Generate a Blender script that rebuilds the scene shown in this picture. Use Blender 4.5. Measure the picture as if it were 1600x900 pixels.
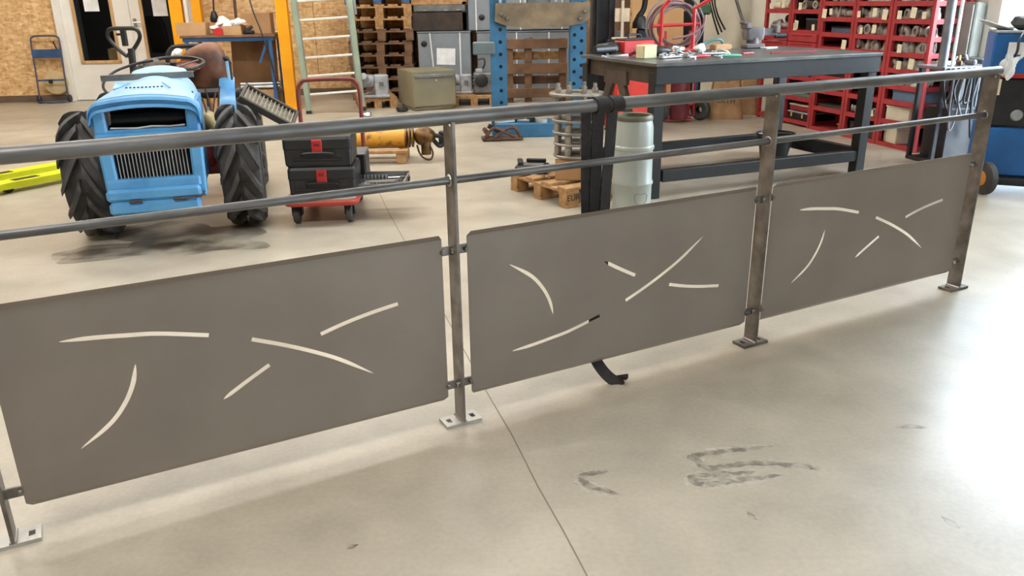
import bpy, bmesh, math, random
from mathutils import Vector, Matrix, Euler
PI = math.pi
S = bpy.context.scene
C = S.collection
for o in list(bpy.data.objects):
    bpy.data.objects.remove(o)

# ------------------------------------------------------------------ camera
cd = bpy.data.cameras.new('camera'); cam = bpy.data.objects.new('camera', cd); C.objects.link(cam)
cd.sensor_width = 36.0; cd.lens = 28.035; cd.clip_start = 0.05; cd.clip_end = 200
cam.matrix_world = Matrix(((0.999895, 0.014491, 0.0, 0.0),
                           (-0.004922, 0.339617, -0.940551, 0.0),
                           (-0.013630, 0.940452, 0.339653, 1.36),
                           (0, 0, 0, 1)))
S.camera = cam

# ------------------------------------------------------------------ world, daylight, lamps, unseen fill, exposure
S.view_settings.view_transform = 'Standard'; S.view_settings.look = 'None'
S.view_settings.exposure = 0.0; S.view_settings.gamma = 1.0; S.view_settings.use_curve_mapping = False
W = bpy.data.worlds.new('world'); S.world = W; W.use_nodes = True
bgn = W.node_tree.nodes['Background']; bgn.inputs[0].default_value = (0.72, 0.86, 1.0, 1); bgn.inputs[1].default_value = 25.0

def area_light(name, loc, size, power, col, rot=(0, 0, 0)):
    l = bpy.data.lights.new(name, 'AREA'); l.shape = 'RECTANGLE'; l.size, l.size_y = size
    l.energy = power; l.color = col
    o = bpy.data.objects.new(name, l); C.objects.link(o); o.location = loc; o.rotation_euler = rot
    return o
WARM = (1.0, 0.965, 0.915)
area_light('unseen_overhead_light', (-5.2, 8.8, 4.7), (4.0, 0.5), 160, WARM)
area_light('unseen_overhead_light', (-1.4, 9.4, 4.7), (4.0, 0.5), 200, WARM)
area_light('unseen_overhead_light', (-3.6, 5.4, 4.7), (4.0, 0.5), 128, WARM)
area_light('unseen_overhead_light', (0.6, 5.9, 4.7), (4.0, 0.5), 112, WARM)
area_light('unseen_overhead_light', (-2.6, 0.3, 4.7), (4.0, 0.5), 270, WARM)  # unseen fill added near the camera to brighten the foreground floor
# daylight sampled through the open workshop door
pt = bpy.data.lights.new('door_portal', 'AREA'); pt.shape = 'RECTANGLE'; pt.size = 2.2; pt.size_y = 4.2
pt.cycles.is_portal = True
portal = bpy.data.objects.new('door_portal', pt); C.objects.link(portal)

# ------------------------------------------------------------------ materials
def lin(c):
    return tuple(((v/255)/12.92 if v/255 <= 0.04045 else ((v/255+0.055)/1.055)**2.4) for v in c)
MATS = {}
def mat(name, rgb, rough=0.5, metal=0.0, rgb2=None, nscale=8.0, bump=0.0, bscale=60.0, coat=0.0, detail=4.0, lo=0.35, hi=0.65, stretch=(1, 1, 1), spec=0.5, rvar=0.0):
    if name in MATS: return MATS[name]
    m = bpy.data.materials.new(name); m.use_nodes = True; MATS[name] = m
    nt = m.node_tree; N = nt.nodes; L = nt.links; b = N['Principled BSDF']
    c1 = lin(rgb); b.inputs['Base Color'].default_value = (*c1, 1)
    b.inputs['Roughness'].default_value = rough; b.inputs['Metallic'].default_value = metal
    b.inputs['Specular IOR Level'].default_value = spec
    if coat: b.inputs['Coat Weight'].default_value = coat; b.inputs['Coat Roughness'].default_value = 0.15
    c2 = lin(rgb2) if rgb2 else tuple(v*0.82 for v in c1)
    tc = N.new('ShaderNodeTexCoord'); mp = N.new('ShaderNodeMapping'); L.new(tc.outputs['Object'], mp.inputs[0])
    mp.inputs['Scale'].default_value = stretch
    nz = N.new('ShaderNodeTexNoise'); L.new(mp.outputs[0], nz.inputs['Vector'])
    nz.inputs['Scale'].default_value = nscale; nz.inputs['Detail'].default_value = detail
    rp = N.new('ShaderNodeValToRGB'); L.new(nz.outputs['Fac'], rp.inputs[0])
    rp.color_ramp.elements[0].position = lo; rp.color_ramp.elements[0].color = (*c2, 1)
    rp.color_ramp.elements[1].position = hi; rp.color_ramp.elements[1].color = (*c1, 1)
    L.new(rp.outputs[0], b.inputs['Base Color'])
    if rvar:
        mr = N.new('ShaderNodeMapRange'); L.new(nz.outputs['Fac'], mr.inputs[0])
        mr.inputs[3].default_value = rough-rvar; mr.inputs[4].default_value = rough+rvar
        L.new(mr.outputs[0], b.inputs['Roughness'])
    if bump:
        n2 = N.new('ShaderNodeTexNoise'); L.new(mp.outputs[0], n2.inputs['Vector']); n2.inputs['Scale'].default_value = bscale
        bp = N.new('ShaderNodeBump'); bp.inputs['Strength'].default_value = bump; bp.inputs['Distance'].default_value = 0.01
        L.new(n2.outputs['Fac'], bp.inputs['Height']); L.new(bp.outputs[0], b.inputs['Normal'])
    return m

def glass_mat():
    m = bpy.data.materials.new('window_glass'); m.use_nodes = True
    b = m.node_tree.nodes['Principled BSDF']; b.inputs['Base Color'].default_value = (0.75, 0.8, 0.8, 1)
    b.inputs['Roughness'].default_value = 0.04; b.inputs['Transmission Weight'].default_value = 1.0; b.inputs['IOR'].default_value = 1.1
    return m

# ------------------------------------------------------------------ mesh builder
class MB:
    def __init__(s): s.v = []; s.f = []; s.smooth = []
    def add(s, vs, fs, M=None, smooth=False):
        k = len(s.v)
        s.v += [tuple(M @ Vector(p)) if M is not None else tuple(p) for p in vs]
        s.f += [tuple(i+k for i in q) for q in fs]; s.smooth += [smooth]*len(fs)
        return s
    def box(s, c, d, rot=None, bev=0.0):
        x, y, z = (t/2 for t in d); M = Matrix.Translation(c)
        if rot is not None: M = M @ Euler(rot).to_matrix().to_4x4()
        if bev > 0:
            b = min(bev, x*.9, y*.9, z*.9); vs = []; idx = {}
            for sx in (-1, 1):
                for sy in (-1, 1):
                    for sz in (-1, 1):
                        for a in range(3):
                            p = [sx*(x-b), sy*(y-b), sz*(z-b)]; p[a] = (sx*x, sy*y, sz*z)[a]
                            idx[sx, sy, sz, a] = len(vs); vs.append(p)
            fs = []
            for a in range(3):
                o = [i for i in range(3) if i != a]
                for sa in (-1, 1):
                    q = []
                    for s1, s2 in ((-1, -1), (1, -1), (1, 1), (-1, 1)):
                        g = [0, 0, 0]; g[a] = sa; g[o[0]] = s1; g[o[1]] = s2; q.append(idx[(*g, a)])
                    if (sa > 0) == (a == 1): q.reverse()
                    fs.append(q)
            for a in range(3):          # edge chamfers along axis a
                o = [i for i in range(3) if i != a]
                for s1 in (-1, 1):
                    for s2 in (-1, 1):
                        q = []
                        for sa, w in ((-1, o[0]), (1, o[0]), (1, o[1]), (-1, o[1])):
                            g = [0, 0, 0]; g[a] = sa; g[o[0]] = s1; g[o[1]] = s2; q.append(idx[(*g, w)])
                        if (s1*s2 > 0) == (a != 1): q.reverse()
                        fs.append(q)
            for sx in (-1, 1):
                for sy in (-1, 1):
                    for sz in (-1, 1):
                        q = [idx[sx, sy, sz, a] for a in range(3)]
                        if sx*sy*sz < 0: q.reverse()
                        fs.append(q)
            return s.add(vs, fs, M)
        vs = [(sx*x, sy*y, sz*z) for sx in (-1, 1) for sy in (-1, 1) for sz in (-1, 1)]
        return s.add(vs, [(0, 1, 3, 2), (4, 6, 7, 5), (0, 4, 5, 1), (2, 3, 7, 6), (0, 2, 6, 4), (1, 5, 7, 3)], M)
    def bar(s, p0, p1, w, h, bev=0.0, roll=0.0):      # box beam from p0 to p1, w sideways, h up
        p0 = Vector(p0); p1 = Vector(p1); d = p1-p0; L = d.length; d.normalize()
        up = Vector((0, 0, 1)) if abs(d.z) < 0.98 else Vector((0, 1, 0))
        xs = d.cross(up).normalized(); zs = xs.cross(d)
        M = Matrix((xs, d, zs)).transposed().to_4x4(); M.translation = (p0+p1)/2
        t = MB().box((0, 0, 0), (w, L, h), (0, roll, 0), bev)
        return s.add(t.v, t.f, M)
    def tube(s, pts, r, n=10, closed=False, caps=True, rs=None):
        P = [Vector(p) for p in pts]; m = len(P); vs = []; fs = []
        prev = None
        for i, p in enumerate(P):
            if closed: t = P[(i+1) % m]-P[i-1]
            else: t = P[min(i+1, m-1)]-P[max(i-1, 0)]
            t.normalize()
            if prev is None:
                a = Vector((0, 0, 1)) if abs(t.z) < 0.9 else Vector((1, 0, 0))
                e = t.cross(a).normalized()
            else:
                e = (prev-t*prev.dot(t)).normalized()
            prev = e; g = t.cross(e); rr = rs[i] if rs else r
            for k in range(n):
                an = 2*PI*k/n; vs.append(p+(e*math.cos(an)+g*math.sin(an))*rr)
        for i in range(m if closed else m-1):
            j = (i+1) % m
            for k in range(n):
                l = (k+1) % n; fs.append((i*n+k, i*n+l, j*n+l, j*n+k))
        s.add(vs, fs, None, True)
        if caps and not closed:
            s.add(vs[:n], [tuple(range(n-1, -1, -1))]); s.add(vs[-n:], [tuple(range(n))])
        return s
    def cyl(s, p0, p1, r, n=16, r1=None):
        return s.tube([p0, p1], r, n, rs=[r, r if r1 is None else r1])
    def lathe(s, prof, M=None, n=20, a0=0, a1=2*PI):     # profile (r, z) round local z
        full = abs(a1-a0-2*PI) < 1e-6; c = n if full else n+1; vs = []; fs = []
        for r, z in prof:
            for k in range(c):
                a = a0+(a1-a0)*k/n; vs.append((r*math.cos(a), r*math.sin(a), z))
        for i in range(len(prof)-1):
            for k in range(n):
                l = (k+1) % c; fs.append((i*c+k, i*c+l, (i+1)*c+l, (i+1)*c+k))
        return s.add(vs, fs, M, True)
    def prism(s, poly, h, M=None, smooth=False):      # polygon in local xy extruded 0..h along local z
        n = len(poly); vs = [(x, y, 0) for x, y in poly]+[(x, y, h) for x, y in poly]
        fs = [tuple(range(n-1, -1, -1)), tuple(range(n, 2*n))]
        s.add(vs, fs, M)
        return s.add(vs, [(i, (i+1) % n, n+(i+1) % n, n+i) for i in range(n)], M, smooth)
    def loft(s, rings, cap=True, smooth=True, closed=True):
        n = len(rings[0]); vs = [p for r in rings for p in r]; fs = []
        for i in range(len(rings)-1):
            for k in range(n if closed else n-1):
                l = (k+1) % n; fs.append((i*n+k, i*n+l, (i+1)*n+l, (i+1)*n+k))
        s.add(vs, fs, None, smooth)
        if cap and closed:
            s.add(rings[0], [tuple(range(n-1, -1, -1))]); s.add(rings[-1], [tuple(range(n))])
        return s
    def ball(s, c, r, n=12, m=8, sq=(1, 1, 1), M=None):
        vs = []; fs = []
        for i in range(m+1):
            t = PI*i/m
            for k in range(n):
                a = 2*PI*k/n; vs.append((c[0]+r*sq[0]*math.sin(t)*math.cos(a), c[1]+r*sq[1]*math.sin(t)*math.sin(a), c[2]+r*sq[2]*math.cos(t)))
        for i in range(m):
            for k in range(n):
                l = (k+1) % n; fs.append((i*n+k, (i+1)*n+k, (i+1)*n+l, i*n+l))
        return s.add(vs, fs, M, True)
    def ribbon(s, pts, side, w, t=0.003):             # flat band along pts; side = width direction (vector or list)
        P = [Vector(p) for p in pts]; rings = []
        for i, p in enumerate(P):
            d = (P[min(i+1, len(P)-1)]-P[max(i-1, 0)]).normalized()
            sd = Vector(side[i] if isinstance(side, list) else side); sd = (sd-d*sd.dot(d)).normalized()
            nn = d.cross(sd)
            rings.append([p-sd*w/2-nn*t/2, p+sd*w/2-nn*t/2, p+sd*w/2+nn*t/2, p-sd*w/2+nn*t/2])
        return s.loft(rings, True, False)
    def xf(s, M):
        s.v = [tuple(M @ Vector(p)) for p in s.v]; return s
    def mesh(s, name, m, ang=35):
        me = bpy.data.meshes.new(name); me.from_pydata(s.v, [], s.f)
        if any(s.smooth):
            me.polygons.foreach_set('use_smooth', s.smooth)
        bm = bmesh.new(); bm.from_mesh(me); bmesh.ops.remove_doubles(bm, verts=bm.verts, dist=1e-5)
        bmesh.ops.recalc_face_normals(bm, faces=bm.faces); bm.to_mesh(me); bm.free()
        if any(s.smooth):
            me.set_sharp_from_angle(angle=math.radians(ang))
        me.update(); me.materials.append(m); return me
    def build(s, name, m, parent=None, ang=35):
        o = bpy.data.objects.new(name, s.mesh(name, m, ang)); C.objects.link(o)
        if parent is not None: o.parent = parent
        return o

ORD_L = ['leftmost', 'second from left', 'third from left', 'fourth from left', 'fifth from left', 'sixth from left', 'seventh from left', 'eighth from left', 'ninth from left', 'tenth from left']
def R(a): return math.radians(a)
def T(x=0, y=0, z=0, rx=0, ry=0, rz=0):
    return Matrix.Translation((x, y, z)) @ Euler((rx, ry, rz)).to_matrix().to_4x4()
def tag(o, label=None, cat=None, group=None, kind=None):
    if label: o['label'] = label
    if cat: o['category'] = cat
    if group: o['group'] = group
    if kind: o['kind'] = kind
    return o
def thing(name, label, cat, loc=(0, 0, 0), rz=0.0, group=None):
    o = bpy.data.objects.new(name, None); C.objects.link(o); o.empty_display_size = 0.1
    o.location = loc; o.rotation_euler = (0, 0, rz); return tag(o, label, cat, group)
def inst(src, name, parent=None, loc=None, rot=None, scale=None):        # a further object on the same mesh
    o = bpy.data.objects.new(name, src.data); C.objects.link(o)
    if parent is not None: o.parent = parent
    if loc is not None: o.location = loc
    if rot is not None: o.rotation_euler = rot
    if scale is not None: o.scale = scale
    return o
def dup(root, loc, rz, label=None, group=None, parent=None):
    r = root.copy(); C.objects.link(r); r.location = loc; r.rotation_euler = (root.rotation_euler[0], root.rotation_euler[1], rz)
    if parent is not None: r.parent = parent
    if label: r['label'] = label
    if group: r['group'] = group
    for ch in list(root.children):
        c = ch.copy(); C.objects.link(c); c.parent = r
        for g in list(ch.children):
            d = g.copy(); C.objects.link(d); d.parent = c
    return r
def struct(o, label=None):
    o['kind'] = 'structure'
    if label: o['label'] = label
    return o
def text(body, size, m, parent, loc, rot, name='lettering', ext=0.0005):
    cu = bpy.data.curves.new(name, 'FONT'); cu.body = body; cu.size = size; cu.align_x = 'CENTER'; cu.align_y = 'CENTER'; cu.extrude = ext
    to = bpy.data.objects.new('tmp', cu); C.objects.link(to)
    dg = bpy.context.evaluated_depsgraph_get(); me = bpy.data.meshes.new_from_object(to.evaluated_get(dg))
    bpy.data.objects.remove(to); me.materials.clear(); me.materials.append(m); me.name = name
    o = bpy.data.objects.new(name, me); C.objects.link(o); o.parent = parent; o.location = loc; o.rotation_euler = rot
    return o

# ------------------------------------------------------------------ the room
def concrete_floor():
    m = bpy.data.materials.new('polished_concrete'); m.use_nodes = True
    nt = m.node_tree; N = nt.nodes; L = nt.links; b = N['Principled BSDF']
    tc = N.new('ShaderNodeTexCoord')
    def noise(sc, det, dist=0.0):
        n = N.new('ShaderNodeTexNoise'); n.inputs['Scale'].default_value = sc; n.inputs['Detail'].default_value = det
        n.inputs['Distortion'].default_value = dist; L.new(tc.outputs['Object'], n.inputs['Vector']); return n
    def ramp(src, a, ca, bb, cb):
        r = N.new('ShaderNodeValToRGB'); L.new(src, r.inputs[0]); e = r.color_ramp.elements
        e[0].position = a; e[0].color = (*ca, 1); e[1].position = bb; e[1].color = (*cb, 1); return r
    def mix(fac, a, bb, mode='MIX'):
        x = N.new('ShaderNodeMix'); x.data_type = 'RGBA'; x.blend_type = mode
        if hasattr(fac, 'links'): L.new(fac, x.inputs[0])
        else: x.inputs[0].default_value = fac
        L.new(a, x.inputs[6]); L.new(bb, x.inputs[7]); return x.outputs[2]
    big = ramp(noise(0.7, 5, 0.6).outputs['Fac'], 0.32, lin((164, 155, 139)), 0.68, lin((189, 181, 165)))
    mid = ramp(noise(4.5, 6, 0.3).outputs['Fac'], 0.30, (0.84, 0.83, 0.81), 0.66, (1.03, 1.02, 1.0))
    c = mix(1.0, big.outputs[0], mid.outputs[0], 'MULTIPLY')
    fine = ramp(noise(60, 3).outputs['Fac'], 0.3, (0.93, 0.93, 0.93), 0.7, (1.03, 1.03, 1.03))
    c = mix(1.0, c, fine.outputs[0], 'MULTIPLY')
    sp = ramp(noise(9.0, 2, 1.5).outputs['Fac'], 0.70, (1, 1, 1), 0.78, (0.78, 0.76, 0.74))   # scuffs
    c = mix(0.6, c, mix(1.0, c, sp.outputs[0], 'MULTIPLY'))
    L.new(c, b.inputs['Base Color'])
    rr = ramp(noise(1.6, 5, 0.4).outputs['Fac'], 0.3, (0.30,)*3, 0.7, (0.46,)*3)
    L.new(rr.outputs[0], b.inputs['Roughness'])
    bp = N.new('ShaderNodeBump'); bp.inputs['Strength'].default_value = 0.06; bp.inputs['Distance'].default_value = 0.01
    L.new(noise(14, 4).outputs['Fac'], bp.inputs['Height']); L.new(bp.outputs[0], b.inputs['Normal'])
    return m

def osb():
    m = bpy.data.materials.new('strand_board'); m.use_nodes = True
    nt = m.node_tree; N = nt.nodes; L = nt.links; b = N['Principled BSDF']; b.inputs['Roughness'].default_value = 0.6
    tc = N.new('ShaderNodeTexCoord'); cols = None
    for k, (st, rot) in enumerate((((14, 14, 50), 0.3), ((46, 46, 13), -0.5), ((20, 20, 36), 1.1))):
        mp = N.new('ShaderNodeMapping'); mp.inputs['Scale'].default_value = st; mp.inputs['Rotation'].default_value = (0, rot, 0.2*k)
        L.new(tc.outputs['Object'], mp.inputs[0])
        vo = N.new('ShaderNodeTexVoronoi'); vo.inputs['Scale'].default_value = 0.8; L.new(mp.outputs[0], vo.inputs['Vector'])
        rp = N.new('ShaderNodeValToRGB'); L.new(vo.outputs['Color'], rp.inputs[0])
        rp.color_ramp.elements[0].position = 0.15; rp.color_ramp.elements[0].color = (*lin((188, 134, 78)), 1)
        rp.color_ramp.elements[1].position = 0.85; rp.color_ramp.elements[1].color = (*lin((248, 214, 158)), 1)
        if cols is None: cols = rp.outputs[0]
        else:
            x = N.new('ShaderNodeMix'); x.data_type = 'RGBA'; x.inputs[0].default_value = 0.45
            L.new(cols, x.inputs[6]); L.new(rp.outputs[0], x.inputs[7]); cols = x.outputs[2]
    L.new(cols, b.inputs['Base Color']); return m
OSB = osb()
M_cream = mat('cream_wall_paint', (224, 220, 204), 0.7, rgb2=(208, 203, 186), nscale=2.0)
M_white = mat('white_door_paint', (236, 232, 222), 0.45, rgb2=(226, 220, 208), nscale=3.0)
M_pine = mat('pale_pine_bead', (206, 168, 118), 0.5, rgb2=(186, 146, 96), nscale=6, stretch=(8, 8, 1))
M_yellow = mat('yellow_steel_paint', (247, 172, 22), 0.4, rgb2=(236, 158, 18), nscale=3)
M_base = mat('dark_baseboard', (112, 92, 74), 0.6)
M_dark = mat('dark_room', (52, 48, 46), 0.8)
M_ceil = mat('ceiling_board', (200, 196, 186), 0.8)
GL = glass_mat()

floor = struct(MB().box((-2.0, 5.0, -0.1), (18.0, 20.0, 0.2)).build('floor', concrete_floor()))
ceil = struct(MB().box((-2.0, 5.0, 5.05), (18.0, 20.0, 0.1)).build('ceiling', M_ceil))
WA = math.atan2(0.105, 1.0)                 # back wall direction
wb = bpy.data.objects.new('wall_back', None); C.objects.link(wb); struct(wb)
wb.location = (-6.6, 12.5, 0); wb.rotation_euler = (0, 0, WA)
# local x along the wall, local y away; door opening from x=-0.08 to 2.25
DX0, DX1, DH = -0.0, 1.93, 2.25
def board(x0, x1, z0, z1, m=OSB):
    return MB().box(((x0+x1)/2, 0.05, (z0+z1)/2), (x1-x0-0.006, 0.1, z1-z0-0.006), bev=0.002).build('board', m, wb)
for x0, x1 in ((-5.0, -3.75), (-3.75, -2.5), (-2.5, -1.25), (-1.25, DX0-0.1)): 
    board(x0, x1, 0.09, 2.5); board(x0, x1, 2.5, 5.0)
board(DX0-0.1, DX1+0.1, DH+0.1, 5.0)
for x0, x1 in ((DX1+0.1, 3.65), (3.65, 4.9), (4.9, 6.15), (6.15, 7.4), (7.4, 9.8)):
    board(x0, x1, 0.09, 2.5); board(x0, x1, 2.5, 5.0)
for x0, x1 in ((-5.0, DX0-0.1), (DX1+0.1, 9.8)):
    MB().box(((x0+x1)/2, 0.13, 2.5), (x1-x0, 0.06, 5.0)).build('light_block_backing', M_dark, wb)  # added behind the boards to stop light leaking through their gaps
    MB().box(((x0+x1)/2, 0.04, 0.045), (x1-x0, 0.12, 0.09), bev=0.004).build('skirting_board', M_base, wb)
# frame and two leaves of the office door
dr = bpy.data.objects.new('door_1', None); C.objects.link(dr); struct(dr, 'white double door with dark glazed panes in pine beads'); dr.location = wb.location; dr.rotation_euler = wb.rotation_euler
for x in (DX0-0.05, DX1+0.05):
    MB().box((x, 0.03, DH/2), (0.1, 0.18, DH), bev=0.006).build('jamb', M_white, dr)
MB().box(((DX0+DX1)/2, 0.03, DH+0.05), (DX1-DX0+0.2, 0.18, 0.1), bev=0.006).build('door_head', M_white, dr)
def leaf(x0, x1, gx0, gx1, gz, hinge):
    lf = bpy.data.objects.new('door_leaf', None); C.objects.link(lf); lf.parent = dr
    f = MB()
    for a, b_, c, d in ((x0, gx0, 0.01, DH), (gx1, x1, 0.01, DH), (gx0, gx1, 0.01, gz), (gx0, gx1, DH-0.2, DH)):
        f.box(((a+b_)/2, 0.03, (c+d)/2), (b_-a, 0.05, d-c))
    f.build('leaf_panel', M_white, lf)
    bd = MB(); w = 0.045
    for a, b_, c, d in ((gx0, gx0+w, gz, DH-0.2), (gx1-w, gx1, gz, DH-0.2), (gx0, gx1, gz, gz+w), (gx0, gx1, DH-0.2-w, DH-0.2)):
        bd.box(((a+b_)/2, 0.0, (c+d)/2), (b_-a, 0.03, d-c), bev=0.004)
    bd.build('glazing_bead', M_pine, lf)
    MB().box(((gx0+gx1)/2, 0.03, (gz+DH-0.2)/2), (gx1-gx0, 0.006, DH-0.2-gz)).build('pane', GL, lf)
    return lf
l1 = leaf(DX0, 0.96, 0.15, 0.735, 0.54, 0)
l2 = leaf(0.966, DX1, 1.115, 1.75, 0.54, 1)
M_chrome = mat('brushed_aluminium', (205, 205, 205), 0.3, 1.0)
MB().tube([(1.02, -0.005, 1.12), (1.02, -0.055, 1.12), (1.12, -0.055, 1.12)], 0.011, 8).box((1.02, 0.0, 1.08), (0.045, 0.012, 0.2), bev=0.004).build('handle', M_chrome, l2)
M_paper = mat('white_paper', (240, 240, 238), 0.8)
for x, z, lf in ((0.43, 1.285, l1), (1.40, 1.205, l2)):
    MB().box((x, 0.024, z+0.15), (0.21, 0.004, 0.30)).build('paper_notice', M_paper, lf)
# dim office behind the glazing
of = bpy.data.objects.new('wall_office', None); C.objects.link(of); struct(of); of.location = wb.location; of.rotation_euler = wb.rotation_euler
MB().box((1.2, 2.6, 1.3), (4.0, 0.1, 2.6)).build('wall_panel', M_dark, of)
MB().box((-0.75, 1.4, 1.3), (0.1, 2.4, 2.6)).build('wall_panel', M_dark, of)
MB().box((3.15, 1.4, 1.3), (0.1, 2.4, 2.6)).build('wall_panel', M_dark, of)
MB().box((1.2, 1.4, 2.6), (4.0, 2.4, 0.1)).build('wall_panel', M_dark, of)

# unseen fill light added to brighten the office behind the glass
ol = bpy.data.lights.new('office_fill', 'POINT'); ol.energy = 14; ol.color = (1, 0.95, 0.88); ol.shadow_soft_size = 0.3
olo = bpy.data.objects.new('office_fill', ol); C.objects.link(olo); olo.location = (-5.9, 14.0, 2.3)
# right wall: runs away from the camera; the big open door is just outside the frame
rw = bpy.data.objects.new('wall_right', None); C.objects.link(rw); struct(rw)
rw.location = (3.81, 8.36, 0); rw.rotation_euler = (0, 0, math.atan2(0.963, -0.27))     # local x runs away from the camera
MB().box((2.15, -0.1, 2.5), (6.9, 0.2, 5.0)).build('wall_panel', M_cream, rw)          # x -1.3 .. 5.6
MB().box((-2.4, -0.1, 4.6), (2.2, 0.2, 0.8)).build('wall_panel', M_cream, rw)         # lintel over the opening
MB().box((-8.3, -0.1, 2.5), (9.6, 0.2, 5.0)).build('wall_panel', M_cream, rw)
portal.matrix_world = rw.matrix_world
a = math.atan2(0.963, -0.27)
portal.location = Vector((3.81, 8.36, 2.1)) + Vector((-0.27, 0.963, 0))*(-2.4)
portal.rotation_euler = (Matrix.Rotation(a, 4, 'Z') @ Matrix.Rotation(PI/2, 4, 'X').inverted()).to_euler()
struct(MB().box((-11.05, 5.0, 2.5), (0.1, 20.0, 5.0)).build('wall_left', OSB))
struct(MB().box((-2.0, -5.05, 2.5), (18.0, 0.1, 5.0)).build('wall_front', mat('grey_front_wall', (120, 118, 114), 0.8)))
struct(MB().box((14.0, 2.0, -0.12), (18.0, 30.0, 0.2)).build('pavement', mat('outdoor_concrete', (190, 188, 182), 0.8)))

# joint and rubbed marks in the floor
M_joint = mat('joint_filler', (132, 120, 106), 0.8)
def ground_ribbon(name, pts, w, m, z=0.0006, wob=0.0, seed=1):
    rnd = random.Random(seed); vs = []; fs = []
    P = [Vector((x, y, 0)) for x, y in pts]
    Q = []
    for i in range(len(P)-1):
        k = max(2, int((P[i+1]-P[i]).length/0.03))
        Q += [P[i].lerp(P[i+1], j/k) for j in range(k)]
    Q.append(P[-1])
    for i, p in enumerate(Q):
        d = (Q[min(i+1, len(Q)-1)]-Q[max(i-1, 0)]).normalized(); s = Vector((-d.y, d.x, 0))
        e = 1.0-abs(2*i/(len(Q)-1)-1)**6 if wob else 1
        off = s*rnd.uniform(-wob, wob); ww = w*(0.75+0.5*rnd.random() if wob else 1)*max(e, .15)
        vs += [p+s*ww/2+off, p-s*ww/2+off]
    for v in vs: v.z = z
    for i in range(len(Q)-1): fs.append((2*i, 2*i+1, 2*i+3, 2*i+2))
    me = bpy.data.meshes.new(name); me.from_pydata(vs, [], fs); me.materials.append(m); me.update()
    o = bpy.data.objects.new(name, me); C.objects.link(o); o.parent = floor; return o
def stain_mat(name, rgb, fac, scale=25):
    m = bpy.data.materials.new(name); m.use_nodes = True; nt = m.node_tree; N = nt.nodes; L = nt.links
    b = N['Principled BSDF']; b.inputs['Base Color'].default_value = (*lin(rgb), 1); b.inputs['Roughness'].default_value = 0.4
    tc = N.new('ShaderNodeTexCoord'); nz = N.new('ShaderNodeTexNoise'); nz.inputs['Scale'].default_value = scale; nz.inputs['Detail'].default_value = 6
    L.new(tc.outputs['Object'], nz.inputs['Vector'])
    mr = N.new('ShaderNodeMapRange'); L.new(nz.outputs['Fac'], mr.inputs[0]); mr.inputs[1].default_value = 0.35; mr.inputs[2].default_value = 0.6
    mr.inputs[3].default_value = 0.0; mr.inputs[4].default_value = fac; L.new(mr.outputs[0], b.inputs['Alpha'])
    return m
ground_ribbon('expansion_joint', [(-1.35, 7.4), (-1.03, 6.07), (-0.84, 5.33), (-0.594, 4.45), (-0.1, 2.642), (-0.007, 2.326), (0.068, 2.028), (0.13, 1.814), (0.187, 1.598), (0.30, 1.15), (0.7, -0.6)], 0.0045, M_joint)
ST = stain_mat('rubbed_mark', (122, 110, 102), 0.55, 30); ST2 = stain_mat('worn_ring', (214, 208, 194), 0.5, 18)
def sm(pts):
    out = []
    for i in range(len(pts)-1):
        p0 = pts[max(i-1, 0)]; p1 = pts[i]; p2 = pts[i+1]; p3 = pts[min(i+2, len(pts)-1)]
        for k in range(5):
            t = k/5
            out.append(tuple(0.5*((2*b)+(-a+c)*t+(2*a-5*b+4*c-d)*t*t+(-a+3*b-3*c+d)*t**3) for a, b, c, d in zip(p0, p1, p2, p3)))
    out.append(pts[-1]); return out
mk1 = sm([(0.836, 2.234), (0.707, 2.214), (0.568, 2.184), (0.57, 2.147), (0.601, 2.11), (0.747, 2.135), (0.903, 2.11), (0.905, 2.095)])
mk2 = sm([(0.732, 2.089), (0.612, 2.075), (0.536, 2.066), (0.552, 2.025), (0.681, 2.046), (0.813, 2.069)])
mk3 = sm([(0.285, 2.101), (0.215, 2.085), (0.206, 2.051), (0.228, 2.017), (0.308, 1.979)])
for i, q in enumerate((mk1, mk2, mk3)):
    ground_ribbon('worn_mark', q, 0.055, ST2, 0.0005, 0.002, 20+i)
    ground_ribbon('rubbed_mark', q, 0.026, ST, 0.0009, 0.003, i)
for i, q in enumerate(([(1.275, 2.34), (1.33, 2.345), (1.385, 2.337)], [(1.18, 1.855), (1.20, 1.80)], [(0.65, 1.89), (0.665, 1.85)], [(-0.95, 1.62), (-0.9, 1.60)], [(-0.45, 1.75), (-0.42, 1.77)], [(-0.6, 1.35), (-0.57, 1.33)])):
    ground_ribbon('scuff', q, 0.025, ST, 0.0007, 0.002, 40+i)

def floor_patch(name, cx, cy, rx, ry, rz, m, seed, z=0.0004):
    rnd = random.Random(seed); ph = [rnd.uniform(0, 6) for _ in range(4)]; vs = [Vector((cx, cy, z))]; n = 36
    for i in range(n):
        a = 2*PI*i/n; k = 1+0.18*math.sin(2*a+ph[0])+0.14*math.sin(3*a+ph[1])+0.10*math.sin(5*a+ph[2])+0.06*math.sin(9*a+ph[3])
        x, y = rx*k*math.cos(a), ry*k*math.sin(a); vs.append(Vector((cx+x*math.cos(rz)-y*math.sin(rz), cy+x*math.sin(rz)+y*math.cos(rz), z)))
    me = bpy.data.meshes.new(name); me.from_pydata(vs, [], [(0, 1+i, 1+(i+1) % n) for i in range(n)]); me.materials.append(m); me.update()
    o = bpy.data.objects.new(name, me); C.objects.link(o); o.parent = floor; return o
OIL_SHADE = stain_mat('oil_stain_and_shade', (92, 82, 70), 0.42, 3.5)  # wet oil stains, their colour also deepening the shade under the tractor
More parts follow.
